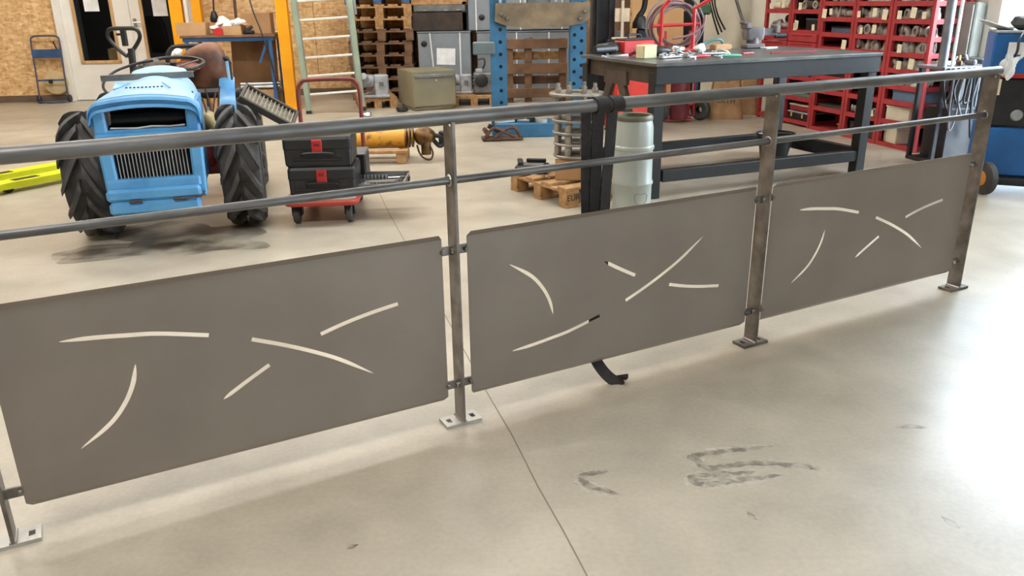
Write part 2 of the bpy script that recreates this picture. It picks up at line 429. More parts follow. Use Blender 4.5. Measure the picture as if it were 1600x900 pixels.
for i, (x, y, rx, ry) in enumerate(((-2.15, 4.55, 0.46, 0.20), (-1.8, 4.62, 0.30, 0.16), (-2.35, 4.45, 0.3, 0.12), (-2.05, 4.85, 0.42, 0.30), (-1.95, 4.62, 0.2, 0.1))):
    floor_patch('oil_stain_and_shade', x, y, rx, ry, 0.15, OIL_SHADE, 60+i)

# ------------------------------------------------------------------ the steel railing
M_steel = mat('raw_steel_bar', (140, 134, 128), 0.45, 0.7, rgb2=(104, 98, 92), nscale=14, bump=0.03)
M_pipe = mat('mill_scale_pipe', (126, 125, 124), 0.45, 0.7, rgb2=(94, 92, 91), nscale=18, stretch=(0.25, 1, 1), bump=0.03)
M_sheet = mat('sheet_steel', (148, 137, 127), 0.5, 0.45, rgb2=(139, 128, 118), nscale=3)
M_zinc = mat('bright_bolt', (200, 200, 200), 0.25, 1.0)
M_weld = mat('bright_weld', (190, 188, 184), 0.3, 1.0, nscale=60, bump=0.3, bscale=200)
RAIL_LOC = (-1.356, 1.805, 0); RAIL_A = R(27.921); SP = 1.3277
rail = thing('steel_railing', 'long raw steel railing with round handrail and three slashed sheet panels', 'railing', RAIL_LOC, RAIL_A)
PR = 0.0215
MB().cyl((-0.06, 0, 1.03), (3*SP+0.045, 0, 1.03), PR, 24).build('handrail', M_pipe, rail)
for k in range(3):
    MB().cyl((k*SP+0.005, 0, 0.84), ((k+1)*SP-0.005, 0, 0.84), 0.0125, 16).build('mid_rail', M_pipe, rail)
MB().cyl((-0.06, 0, 0.84), (-0.005, 0, 0.84), 0.0125, 16).build('mid_rail', M_pipe, rail)
for k in range(4):
    x = k*SP
    p = MB().box((x, 0, 0.515), (0.010, 0.068, 1.01), bev=0.001).build('post', M_steel, rail)
    bp = MB()
    for sx in (-1, 1):                          # foot plate with a slot either side of the post
        bp.box((x+sx*0.020, 0, 0.006), (0.030, 0.07, 0.012)); bp.box((x+sx*0.058, 0, 0.006), (0.014, 0.07, 0.012))
        bp.box((x+sx*0.043, -0.024, 0.006), (0.018, 0.022, 0.012)); bp.box((x+sx*0.043, 0.024, 0.006), (0.018, 0.022, 0.012))
    bp.box((x, 0, 0.006), (0.012, 0.07, 0.012)).build('foot_plate', M_steel if k > 1 else mat('bright_plate', (186, 184, 178), 0.45, 0.5), rail)
    for sx in (-1, 1):
        MB().tube([(x+sx*0.005, -0.034, 0.014), (x+sx*0.005, 0.034, 0.014)], 0.005, 6).build('weld', M_weld, rail)
        MB().tube([(x+sx*0.007, 0.016*math.cos(t), 0.84+0.016*math.sin(t)) for t in [i*PI/6 for i in range(12)]], 0.0035, 5, closed=True).build('weld', M_weld, rail)
    MB().tube([(x-0.006, -0.018, 1.008), (x, -0.021, 1.012), (x+0.006, -0.018, 1.008)], 0.006, 6).build('weld', M_weld, rail)
    for z in (0.614, 0.143):                    # lugs that carry the panels, with their bolts
        for sx in (-1, 1):
            if (k == 0 and sx < 0) or (k == 3 and sx > 0): continue
            lg = MB().box((x+sx*0.029, 0.006, z), (0.05, 0.008, 0.03), bev=0.001).build('lug', M_steel, rail)
            MB().lathe([(0, 0.012), (0.007, 0.012), (0.008, 0.008), (0.008, 0)], T(x+sx*0.041, -0.0015, z, PI/2), 6).build('bolt', M_zinc if k == 3 else M_steel, lg)
        MB().lathe([(0, 0.008), (0.008, 0.008), (0.009, 0.005), (0.009, 0)], T(x-0.005, -0.005, z, 0, -PI/2), 6).build('bolt', M_zinc, rail)

CUT = [([(.205, .543), (.28, .538), (.36, .528), (.44, .516), (.567, .484)], 1, 0),
       ([(.37, .44), (.355, .385), (.325, .33), (.28, .28), (.2, .227)], 1, 1),
       ([(.68, .447), (.765, .411), (.846, .372), (.93, .325), (1.032, .253)], 0, 1),
       ([(.88, .42), (.955, .44), (1.04, .457), (1.13, .47)], 0, 0),
       ([(.58, .279), (.645, .316), (.72, .356)], 1, 0)]
def slot(pts, ta, tb, w=0.0125):
    q = sm(pts); L_ = []; R_ = []; n = len(q)
    for i, (x, z) in enumerate(q):
        x0, z0 = q[max(i-1, 0)]; x1, z1 = q[min(i+1, n-1)]; d = math.hypot(x1-x0, z1-z0); nx, nz = -(z1-z0)/d, (x1-x0)/d
        f = i/(n-1); h = w/2
        if ta and f < 0.18: h *= 0.12+0.88*f/0.18
        if tb and f > 0.82: h *= 0.12+0.88*(1-f)/0.18
        L_.append((x+nx*h, z+nz*h)); R_.append((x-nx*h, z-nz*h))
    return L_+R_[::-1]
def panel(k, flip):
    z0, z1, x0, x1 = 0.104, 0.655, 0.046, 1.286
    loops = [[(x0, z0), (x1, z0), (x1, z1), (x0, z1)]]
    for pts, ta, tb in CUT:
        loops.append(slot([(x, 0.76-z) if flip else (x, z) for x, z in pts], ta, tb))
    bm = bmesh.new(); es = []
    for lp in loops:
        vs = [bm.verts.new((x, 0, z)) for x, z in lp]
        es += [bm.edges.new((vs[i], vs[(i+1) % len(vs)])) for i in range(len(vs))]
    bmesh.ops.triangle_fill(bm, use_beauty=True, use_dissolve=False, edges=es, normal=(0, -1, 0))
    bmesh.ops.recalc_face_normals(bm, faces=bm.faces)
    if sum(f.normal.y for f in bm.faces) > 0: bmesh.ops.reverse_faces(bm, faces=bm.faces)
    bmesh.ops.solidify(bm, geom=bm.faces[:], thickness=0.0025)
    me = bpy.data.meshes.new('panel'); bm.to_mesh(me); bm.free(); me.materials.append(M_sheet)
    o = bpy.data.objects.new('panel', me); C.objects.link(o); o.parent = rail; o.location = (k*SP, 0, 0)
    tp = MB(); bt = MB(); e = 0.022; dz, dy = 0.0165, 0.014
    for mb, za, zb, c, dy in ((tp, z1, z1+dz, 0.012, -0.009), (bt, z0, z0-dz, 0.012, 0.014)):
        vs = [(x0, 0, za), (x1, 0, za), (x1-c, dy, zb), (x0+c, dy, zb)]
        vs += [(x, y+0.0025, z) for x, y, z in vs]
        mb.add(vs, [(0, 1, 2, 3), (7, 6, 5, 4), (0, 4, 5, 1), (1, 5, 6, 2), (2, 6, 7, 3), (3, 7, 4, 0)])
    tp.build('folded_edge', M_sheet, o); bt.build('folded_edge', M_sheet, o)
panel(0, False); panel(1, True); panel(2, False)

# webbing sling hung over the handrail
M_web = mat('black_webbing', (46, 40, 40), 0.75, rgb2=(34, 30, 30), nscale=40, bump=0.4, bscale=220)
sl = thing('lifting_sling', 'dark webbing sling hanging over the handrail with its tail on the floor', 'lifting sling', RAIL_LOC, RAIL_A)
for xa, xb, w, yb, zb in ((1.838, 1.868, 0.040, 0.055, 0.30), (1.886, 1.902, 0.050, 0.05, 0.10), (1.944, 1.938, 0.046, 0.052, 0.34)):
    pts = [(xa, 0.024, 1.03), (xa, 0.028, 1.0), (xa+(xb-xa)*.25, 0.036, 0.88), (xa+(xb-xa)*.6, 0.05, 0.72), (xb, yb, 0.5), (xb, yb-0.006, zb)]
    MB().ribbon(sm(pts), (1, 0.12, 0), w, 0.004).build('hanging_band', M_web, sl)
for xa, xb, w in ((1.864, 1.884, 0.050), (1.922, 1.942, 0.046)):
    n = 22; pts = []
    for i in range(n+1):
        t = -0.35+(2*PI*0.86)*i/n
        pts.append((xa+(xb-xa)*i/n, (PR+0.004)*math.cos(t), 1.03+(PR+0.004)*math.sin(t)))
    MB().ribbon(pts, (1, 0, 0), w, 0.004).build('wrap', M_web, sl)
tail = sm([(1.895, 0.046, 0.14), (1.90, 0.03, 0.09), (1.92, 0.005, 0.045), (1.945, -0.02, 0.014), (1.965, -0.03, 0.008), (1.982, -0.034, 0.016), (1.985, -0.03, 0.03)])
MB().ribbon(tail, (0.85, 0.15, 0.5), 0.042, 0.009).build('tail', M_web, sl)

# ------------------------------------------------------------------ shared looks
M_rubber = mat('worn_tyre_rubber', (74, 72, 69), 0.75, rgb2=(52, 50, 48), nscale=9, bump=0.1)
M_black = mat('black_plastic', (36, 36, 37), 0.45, rgb2=(28, 28, 29))
M_blackmetal = mat('black_painted_steel', (40, 40, 42), 0.4, 0.2, rgb2=(28, 28, 30), nscale=10)
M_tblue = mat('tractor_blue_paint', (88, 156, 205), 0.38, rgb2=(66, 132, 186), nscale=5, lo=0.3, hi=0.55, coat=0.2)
M_tpale = mat('pale_blue_paint', (158, 198, 224), 0.42, rgb2=(128, 180, 216), nscale=4, lo=0.3, hi=0.6, coat=0.1)  # paler blue for bonnet, tank and lamp bracket
M_dirty = mat('greasy_iron', (92, 78, 64), 0.6, 0.4, rgb2=(56, 48, 42), nscale=12, bump=0.2)
M_red = mat('red_paint', (196, 44, 42), 0.45, rgb2=(170, 34, 34), nscale=6)
M_tred = mat('faded_red_iron', (150, 52, 44), 0.55, rgb2=(96, 36, 30), nscale=9)
M_grey = mat('grey_steel', (128, 128, 126), 0.45, 0.5, rgb2=(104, 104, 103), nscale=9)
M_lgrey = mat('pale_grey_casting', (176, 178, 180), 0.5, 0.3, rgb2=(146, 148, 150), nscale=12)
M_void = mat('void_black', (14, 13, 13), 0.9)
M_card = mat('cardboard', (188, 148, 104), 0.8, rgb2=(172, 132, 90), nscale=4)
M_wood = mat('pallet_wood', (186, 146, 98), 0.75, rgb2=(150, 110, 68), nscale=5, stretch=(3, 3, 3), bump=0.15)
M_woodold = mat('weathered_pallet_wood', (124, 92, 66), 0.8, rgb2=(92, 68, 50), nscale=5, bump=0.15)
M_rag = mat('white_rag', (232, 230, 226), 0.9, rgb2=(205, 203, 200), nscale=10)
M_rust = mat('rusty_iron', (104, 76, 58), 0.7, 0.3, rgb2=(72, 52, 42), nscale=14, bump=0.2)

def lump(c, r, sq=(1, 1, 1), amp=0.25, seed=0, n=16, m=10, fq=3.0):
    rnd = random.Random(seed); W_ = [(Vector((rnd.uniform(-1, 1), rnd.uniform(-1, 1), rnd.uniform(-1, 1)))*fq*rnd.uniform(.6, 2), rnd.uniform(0, 6)) for _ in range(6)]
    b = MB().ball((0, 0, 0), 1.0, n, m)
    b.v = [tuple(c[i]+p[i]*r*sq[i]*(1+amp*sum(math.sin(w.dot(Vector(p))+ph) for w, ph in W_)/2.5) for i in range(3)) for p in b.v]
    return b

# ------------------------------------------------------------------ small blue tractor, nose to the camera
tr = thing('tractor', 'small old blue tractor with open grille seen from the front', 'tractor', (-2.15, 5.008, 0), R(16))
# local x = image right, local y = away, z up.  Front axle at y=0
def wheel(x, y, rad, w, side):
    wh = bpy.data.objects.new('wheel', None); C.objects.link(wh); wh.parent = tr; wh.location = (x, y, rad)
    core = rad-0.055; prof = [(core*0.60, -w*0.36), (core*0.66, -w*0.47), (core*0.85, -w*0.5), (core*0.96, -w*0.45), (core, -w*0.32), (core, w*0.32), (core*0.96, w*0.45), (core*0.85, w*0.5), (core*0.66, w*0.47), (core*0.60, w*0.36)]
    A = Matrix.Rotation(PI/2, 4, 'Y')
    MB().lathe(prof, A, 36).build('tyre', M_rubber, wh)
    rim = MB().lathe([(core*0.62, -w*0.36), (core*0.56, -w*0.30), (core*0.52, -w*0.1), (core*0.3, -w*0.02*side), (0.0, 0.02*side)], A, 24)
    rim.lathe([(core*0.62, w*0.36), (core*0.56, w*0.30), (core*0.52, w*0.1), (core*0.3, 0.02)], A, 24)
    rim.build('rim', M_tblue, wh)
    n = 13
    lug = MB()                                   # one chevron half lug, swept round the crown
    ring = []
    for i in range(6):
        f = i/5; xx = w*0.50*(1-f)+0.01*f; an = 0.62*f; rr = rad-0.004-0.03*max(0, (0.25-f))/0.25*1.2
        t = 0.022+0.012*f; c0, c1 = math.cos(an-t/rad), math.cos(an+t/rad); s0, s1 = math.sin(an-t/rad), math.sin(an+t/rad)
        rb = core*(0.93 if f < 0.3 else 0.985)
        ring.append([(xx, rb*s0, rb*c0), (xx, rb*s1, rb*c1), (xx, rr*s1*1.0, rr*c1), (xx, rr*s0, rr*c0)])
    lug.loft(ring, True, False)
    lo = None
    for s_ in (1, -1):
        for k in range(n):
            a = 2*PI*k/n+(PI/n if s_ < 0 else 0)
            if lo is None: lo = lug.build('tread_lug', M_rubber, wh); q = lo
            else: q = inst(lo, 'tread_lug', wh)
            # chevron points forward-down on the face toward the camera
            q.rotation_euler = (-a, 0, 0); q.scale = (s_, 1, 1)
    MB().cyl((-w*0.25*side, 0, 0), (w*0.06*side, 0, 0), 0.06, 12).build('hub', M_dirty, wh)
    return wh
wheel(-0.435, 0, 0.385, 0.245, -1); wheel(0.435, 0, 0.385, 0.245, 1)
wheel(-0.435, 1.15, 0.385, 0.245, -1); wheel(0.445, 1.15, 0.385, 0.245, 1)
MB().cyl((-0.42, 0, 0.385), (0.42, 0, 0.385), 0.05, 12).build('front_axle', M_tred, tr)
MB().cyl((-0.42, 1.15, 0.385), (0.42, 1.15, 0.385), 0.06, 12).build('rear_axle', M_dirty, tr)
MB().box((0.02, 0.05, 0.42), (0.30, 0.42, 0.20), bev=0.03).box((0.02, 0.60, 0.44), (0.22, 1.0, 0.22), bev=0.04).build('gearbox', M_tred, tr)
MB().box((0.0, 0.15, 0.64), (0.34, 0.5, 0.30), bev=0.03).build('engine', M_blackmetal, tr)
# front shell: two side cheeks, lower front, brow
FX = -0.035; HY = -0.40                          # centre and nose plane
def shell(rows, cap=False):                      # rows of (list of points) lofted open
    m = MB(); m.loft(rows, False, True, False); return m
for sx in (-1, 1):
    fr = MB()                               # cheeks either side of the openings
    fr.box((FX+sx*0.243, HY+0.03, 0.545), (0.072, 0.07, 0.52), (0, sx*R(1.5), 0), bev=0.012)
    fr.box((FX+sx*0.262, HY+0.26, 0.60), (0.02, 0.46, 0.48), bev=0.006)
    fr.build('nose_cheek', M_tblue, tr)
MB().box((FX, HY+0.025, 0.645), (0.50, 0.06, 0.10), bev=0.012).box((FX, HY-0.012, 0.665), (0.56, 0.05, 0.03), bev=0.012).build('nose_crossband', M_tblue, tr)
low = MB().box((FX-0.012, HY+0.02, 0.378), (0.52, 0.075, 0.07), bev=0.014).box((FX-0.016, HY, 0.325), (0.515, 0.10, 0.07), bev=0.016)
low.build('lower_nose', M_tblue, tr)
MB().box((FX-0.018, HY-0.002, 0.247), (0.50, 0.10, 0.082), bev=0.02).build('bumper_plate', M_tblue, tr)
for x in (-0.12, 0.12):
    MB().cyl((FX+x-0.035, HY-0.056, 0.29), (FX+x+0.035, HY-0.056, 0.29), 0.008, 8).build('hinge', M_rust, tr)
MB().tube([(FX+0.16, HY-0.055, 0.29), (FX+0.24, HY-0.06, 0.297), (FX+0.262, HY-0.045, 0.325)], 0.006, 6).build('latch_rod', M_rust, tr)
# grille bars, dark radiator cavity
for i in range(20):
    x = FX-0.185+0.0195*i
    MB().cyl((x-0.002, HY+0.012, 0.60), (x, HY+0.012, 0.405), 0.0032, 6).build('grille_bar', M_lgrey, tr)
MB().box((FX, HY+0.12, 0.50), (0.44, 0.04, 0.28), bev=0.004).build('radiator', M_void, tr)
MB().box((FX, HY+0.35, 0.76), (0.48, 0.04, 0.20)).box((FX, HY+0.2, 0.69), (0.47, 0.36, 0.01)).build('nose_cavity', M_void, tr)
MB().cyl((FX-0.2, HY+0.12, 0.735), (FX+0.2, HY+0.12, 0.735), 0.035, 12).build('air_pipe', M_blackmetal, tr)
MB().tube([(FX-0.2, HY+0.04, 0.70), (FX-0.06, HY+0.03, 0.695), (FX+0.02, HY+0.035, 0.703), (FX+0.12, HY+0.03, 0.698), (FX+0.2, HY+0.04, 0.702)], 0.008, 6).build('torn_edge', M_lgrey, tr)
# bonnet: lofted arched skin, brow proud at the front
def arch(y, hw, ztop, zside, cr):
    pts = []; zc = ztop-0.02                       # rounded shoulders, slightly crowned top
    cr = min(cr, zc-zside)
    for i in range(3): pts.append((-hw, zside+(zc-cr-zside)*i/3))
    for i in range(7):
        a = PI-PI/2*i/6; pts.append((-hw+cr+cr*math.cos(a), zc-cr+cr*math.sin(a)))
    for i in range(1, 4): pts.append((-(hw-cr)*(1-i/4), zc+0.02*(1-(1-i/4)**2)))
    pts.append((0, ztop))
    pts += [(-x, z) for x, z in pts[:-1]][::-1]
    return [(FX+x, y, z) for x, z in pts]
def thick(rows, t):
    m = MB(); m.loft(rows, False, True, False)
    inner = [[(x, y, z-t) for x, y, z in r] for r in rows]; m.loft([r for r in inner], False, True, False)
    for a, b in ((rows[0], inner[0]), (rows[-1], inner[-1])):
        m.loft([a, b], False, False, False)
    m.loft([[r[0] for r in rows], [r[0] for r in inner]], False, False, False); m.loft([[r[-1] for r in rows], [r[-1] for r in inner]], False, False, False)
    return m
thick([arch(HY-0.02, 0.285, 0.855, 0.78, 0.06), arch(HY-0.045, 0.292, 0.862, 0.76, 0.07), arch(HY-0.035, 0.296, 0.878, 0.755, 0.08), arch(HY+0.03, 0.297, 0.888, 0.75, 0.09)], 0.04).build('brow', M_tblue, tr)
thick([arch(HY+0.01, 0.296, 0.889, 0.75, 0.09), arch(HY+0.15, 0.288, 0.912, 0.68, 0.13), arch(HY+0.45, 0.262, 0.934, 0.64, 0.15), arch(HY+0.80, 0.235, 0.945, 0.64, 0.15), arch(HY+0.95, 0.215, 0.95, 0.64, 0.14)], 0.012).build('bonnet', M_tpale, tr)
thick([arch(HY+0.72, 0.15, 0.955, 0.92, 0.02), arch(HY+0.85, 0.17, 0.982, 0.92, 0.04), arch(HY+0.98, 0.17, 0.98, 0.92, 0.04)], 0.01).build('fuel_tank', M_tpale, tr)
for i in range(10):
    MB().lathe([(0, 0.004), (0.006, 0.004), (0.006, -0.002)], T(FX-0.095+0.021*i, HY+0.135, 0.914), 8).build('vent_hole', M_void, tr)
for x, a in ((-0.16, 0.5), (0.14, -0.5)):
    MB().bar((FX+x, HY+0.12, 0.908), (FX+x+a*0.12, HY+0.30, 0.925), 0.006, 0.006).build('bonnet_crease', M_tblue, tr)
# angle iron lying across the bonnet
MB().box((-0.075, 0.26, 0.951), (0.55, 0.045, 0.006), (0, R(-1), R(-2))).box((-0.075, 0.239, 0.936), (0.55, 0.006, 0.036), (0, R(-1), R(-2))).build('angle_bar', M_grey, tr)
# steering wheel, column, second hoop
SW = Matrix.Translation((0.02, 0.86, 0.97)) @ Matrix.Rotation(R(9), 4, 'X')
MB().tube([SW @ Vector((0.205*math.cos(2*PI*i/28), 0.205*math.sin(2*PI*i/28), 0)) for i in range(28)], 0.0125, 8, closed=True).build('steering_wheel', M_black, tr)
for a in (30, 150, 270):
    MB().tube([SW @ Vector((0, 0, -0.03)), SW @ Vector((0.19*math.cos(R(a)), 0.19*math.sin(R(a)), 0))], 0.006, 6).build('spoke', M_grey, tr)
MB().cyl(SW @ Vector((0, 0, -0.4)), SW @ Vector((0, 0, 0.01)), 0.022, 10).build('steering_column', M_blackmetal, tr)
MB().tube(sm([(-0.10, 0.80, 1.0), (-0.2, 0.78, 0.985), (-0.33, 0.72, 0.945), (-0.40, 0.66, 0.89), (-0.41, 0.62, 0.84), (-0.37, 0.60, 0.80), (-0.30, 0.60, 0.83)]), 0.009, 7).build('control_cable', M_black, tr)
lump((-0.12, 0.9, 0.93), 0.1, (1.3, 0.8, 0.7), 0.2, 5).build('dashboard', M_dirty, tr)
for i, (x, y) in enumerate(((0.20, 0.55), (0.24, 0.62), (0.22, 0.7), (0.27, 0.66))):
    MB().tube(sm([(x, y, 0.5), (x+0.02, y, 0.66), (x+0.05*(i % 2), y+0.02, 0.76+0.02*i)]), 0.007, 6).build('lever', M_rust, tr)
lump((0.24, 0.40, 0.60), 0.075, (0.9, 1, 1.2), 0.15, 8).build('oil_filter', mat('oil_filter_tan', (170, 150, 100), 0.5), tr)
MB().tube(sm([(0.27, 0.0, 0.62), (0.29, -0.05, 0.52), (0.28, -0.04, 0.45), (0.30, 0.0, 0.36)]), 0.008, 6).build('hose', M_lgrey, tr)
lump((0.235, 0.02, 0.44), 0.085, (0.8, 1.1, 1.1), 0.12, 9).build('steering_box', M_tred, tr)
# seat and back hoop
MB().tube(sm([(-0.06, 1.35, 0.72), (-0.07, 1.38, 0.96), (-0.04, 1.40, 1.04), (0.02, 1.40, 1.06), (0.18, 1.40, 1.06), (0.26, 1.40, 1.03), (0.28, 1.38, 0.95), (0.27, 1.35, 0.72)]), 0.018, 8).build('seat_hoop', M_blackmetal, tr)
MB().box((0.14, 1.18, 0.74), (0.40, 0.36, 0.07), bev=0.025).build('seat', M_black, tr)
# right mudguard: curved plate over the rear tyre, and its upright
pts = [(0.0, 0.46*math.cos(t), 0.385+0.46*math.sin(t)) for t in [R(100+12*i) for i in range(8)]]
rows = [[(0.31, 1.15+y, z) for _, y, z in pts], [(0.345, 1.15+y, z) for _, y, z in pts]]
for sx in (1, -1):
    m = MB(); rws = []
    for k, (dx, sh) in enumerate(((0.30, 0.0), (0.315, 0.015), (0.41, 0.02))):
        rws.append([(sx*dx, 1.15+y*(1+sh), 0.385+(z-0.385)*(1+sh)) for _, y, z in pts])
    m.loft(rws, False, True, False); m.loft([[(x, y, z-0.006) for x, y, z in r] for r in rws], False, True, False)
    side = [(sx*0.30, 1.15+0.46*math.cos(t), 0.385+0.46*math.sin(t)) for t in [R(100+12*i) for i in range(8)]]
    m.loft([side, [(x, y*0.9+0.12, max(0.55, z-0.2)) for x, y, z in side]], False, False, False)
    m.build('mudguard', M_tblue, tr)
MB().bar((0.375, 1.02, 0.80), (0.372, 1.02, 0.97), 0.022, 0.02, 0.004).build('lamp_bracket', M_tpale, tr)
MB().ball((0.37, 1.02, 0.985), 0.022, 10, 8).cyl((0.385, 1.03, 0.80), (0.385, 1.03, 0.96), 0.016, 10).build('lamp_knob', M_black, tr)
# brown hide heaped over the seat, white rag
M_hide = mat('brown_leather_hide', (140, 92, 64), 0.55, rgb2=(80, 50, 36), nscale=7, lo=0.35, hi=0.65, bump=1.0, bscale=7)
h = lump((0.21, 1.22, 0.88), 0.18, (0.9, 0.75, 1.0), 0.2, 19, 36, 24, 3.0)
tag(h.build('leather_apron', M_hide), 'brown leather hide slumped over the blue tractor seat', 'leather apron')
bpy.data.objects['leather_apron'].parent = None
lr = bpy.data.objects['leather_apron']; lr.location = tr.location; lr.rotation_euler = tr.rotation_euler
q = lump((0.05, 1.14, 0.93), 0.12, (1.3, 0.7, 0.42), 0.3, 14, 18, 10).build('flap', mat('reddish_leather', (168, 96, 66), 0.6, rgb2=(130, 66, 46), nscale=10), lr)
q = tag(lump((0.02, 1.2, 1.02), 0.036, (1.1, 1, 0.9), 0.25, 17).build('white_cloth', M_rag), 'small white cloth tucked by the brown hide on the tractor', 'cloth'); q.location = tr.location; q.rotation_euler = tr.rotation_euler
# grey finned radiator leaning on the right front tyre
rd = thing('radiator_grille', 'grey finned radiator panel leaning on the right front tractor tyre', 'radiator')
rd.location = tr.location; rd.rotation_euler = (0, 0, R(16))
RM = Matrix.Translation((0.64, 0.06, 0.735)) @ Matrix.Rotation(R(33), 4, 'Y') @ Matrix.Rotation(R(30), 4, 'X')
M_fin = mat('grimy_fins', (150, 142, 126), 0.6, 0.3, rgb2=(124, 116, 102), nscale=30)
fm = MB()
for s_ in (-1, 1):
    fm.box((0, s_*0.075, 0), (0.37, 0.02, 0.05), bev=0.004); fm.box((s_*0.175, 0, 0), (0.02, 0.15, 0.05), bev=0.004)
fm.xf(RM).build('frame', mat('dark_radiator_frame', (84, 78, 70), 0.5, 0.4), rd)
MB().box((0, 0, -0.008), (0.33, 0.14, 0.02)).xf(RM).build('core', M_fin, rd)
for i in range(13):
    MB().box((-0.156+0.026*i, 0, 0.008), (0.007, 0.14, 0.014)).xf(RM).build('fin', M_fin, rd)

# ------------------------------------------------------------------ left side and back wall
M_lime = mat('lime_yellow_paint', (214, 222, 30), 0.4, rgb2=(196, 206, 22), nscale=5)
pk = thing('pallet_truck', 'lime yellow pallet truck with a black loop handle behind the tractor', 'pallet truck', (-3.42, 7.35, 0), R(-31))
# local -y points to the fork tips
for sx in (-1, 1):
    fk = MB(); x = sx*0.19
    prof = [(-0.075, 0.035), (-0.08, 0.085), (0.08, 0.085), (0.075, 0.035)]
    rings = []
    for y, k, zz in ((-0.1, 1, 0), (-1.35, 1, 0), (-1.5, 0.8, 0.005), (-1.58, 0.4, 0.015)):
        rings.append([(x+px*k, y, pz-(0.02 if k < 1 and pz > 0.05 else 0)+zz*0) for px, pz in prof])
    fk.loft(rings, True, False).build('fork', M_lime, pk)
    MB().cyl((x-0.03, -1.3, 0.035), (x+0.03, -1.3, 0.035), 0.035, 12).build('fork_roller', M_black, pk)
    MB().box((x, -1.15, 0.0865), (0.07, 0.2, 0.002)).build('fork_slot', M_blackmetal, pk)
MB().box((0, -0.06, 0.14), (0.54, 0.1, 0.16), bev=0.02).build('cross_head', M_lime, pk)
MB().cyl((0, 0.05, 0.1), (0, 0.05, 0.42), 0.06, 16).box((0, 0.05, 0.45), (0.16, 0.14, 0.12), bev=0.03).build('pump', M_blackmetal, pk)
for sx in (-1, 1):
    MB().lathe([(0.03, -0.025), (0.085, -0.025), (0.09, 0), (0.085, 0.025), (0.03, 0.025)], T(sx*0.05, 0.05, 0.09, 0, PI/2), 18).build('steer_wheel', M_black, pk)
hd = MB().tube([(0, 0.06, 0.45), (0.0, 0.10, 0.98), (0.0, 0.10, 1.0)], 0.03, 10)
hd.build('tow_bar', M_blackmetal, pk)
ring = [(0.0, 0.10, 0.93), (0.075, 0.10, 1.0), (0.135, 0.10, 1.08), (0.14, 0.10, 1.13), (0.11, 0.10, 1.165), (0.0, 0.10, 1.17), (-0.11, 0.10, 1.165), (-0.14, 0.10, 1.13), (-0.135, 0.10, 1.08), (-0.075, 0.10, 1.0)]
ringm = MB().tube(sm(ring+[ring[0]]), 0.018, 8)
ringm.xf(Matrix.Rotation(R(31), 4, 'Z')).build('loop_handle', M_blackmetal, pk)
MB().box((-0.02, 0.10, 1.12), (0.09, 0.02, 0.02), bev=0.005).box((0, 0.10, 1.09), (0.05, 0.03, 0.14), bev=0.006).xf(Matrix.Rotation(R(31), 4, 'Z')).build('release_lever', M_black, pk)

def rrect_(w, d, z, by):
    return [(w/2*math.copysign(abs(math.cos(a))**0.6, math.cos(a))*(1-0.4*by/0.1*0.5), -by+d/2*math.copysign(abs(math.sin(a))**0.6, math.sin(a)), z) for a in [2*PI*i/16 for i in range(16)]]
# folding blue trolley by the door
M_navy = mat('navy_blue_paint', (62, 92, 134), 0.45, rgb2=(48, 74, 112), nscale=6)
M_tubeb = mat('grey_blue_tube', (86, 86, 104), 0.4, 0.3)
ht = thing('sack_trolley', 'blue folding sack trolley standing against the chipboard wall by the white door', 'trolley', (-6.85, 12.28, 0), R(6))
MB().tube(sm([(-0.20, 0.0, 0.05), (-0.195, 0.05, 0.5), (-0.20, 0.1, 0.88), (-0.17, 0.11, 0.94), (-0.1, 0.11, 0.955), (0.1, 0.11, 0.955), (0.17, 0.11, 0.94), (0.20, 0.1, 0.88), (0.205, 0.05, 0.5), (0.205, 0.0, 0.05)]), 0.013, 8).build('frame_tube', M_tubeb, ht)
MB().box((0.0, 0.06, 0.705), (0.41, 0.02, 0.125), bev=0.006).build('back_plate', M_navy, ht)
MB().box((0.0, 0.03, 0.325), (0.40, 0.02, 0.025), bev=0.004).build('cross_bar', M_navy, ht)
MB().lathe([(0, 0.01), (0.03, 0.01), (0.035, 0), (0.0, 0)], T(0, 0.015, 0.305, PI/2), 12).build('hook', M_black, ht)
MB().box((0.13, 0.09, 0.82), (0.015, 0.015, 0.12), (0, R(-15), 0)).build('pull_pin', M_black, ht)
MB().box((0, -0.05, 0.025), (0.40, 0.12, 0.012), bev=0.003).build('toe_plate', M_navy, ht)
for sx in (-1, 1):
    MB().lathe([(0.012, -0.018), (0.05, -0.018), (0.056, -0.01), (0.056, 0.01), (0.05, 0.018), (0.012, 0.018)], T(sx*0.22, 0.03, 0.056, 0, PI/2), 16).build('wheel', M_black, ht)
M_tan = mat('tan_disc', (206, 182, 138), 0.7, rgb2=(190, 164, 118), nscale=6)
tag(MB().lathe([(0, 0.02), (0.15, 0.022), (0.175, 0.012), (0.175, -0.012), (0.15, -0.02), (0, -0.02)], T(-6.83, 12.405, 0.285, PI/2+R(-8), 0, R(6)), 32).build('round_disc', M_tan), 'tan round disc standing behind the blue sack trolley', 'disc')

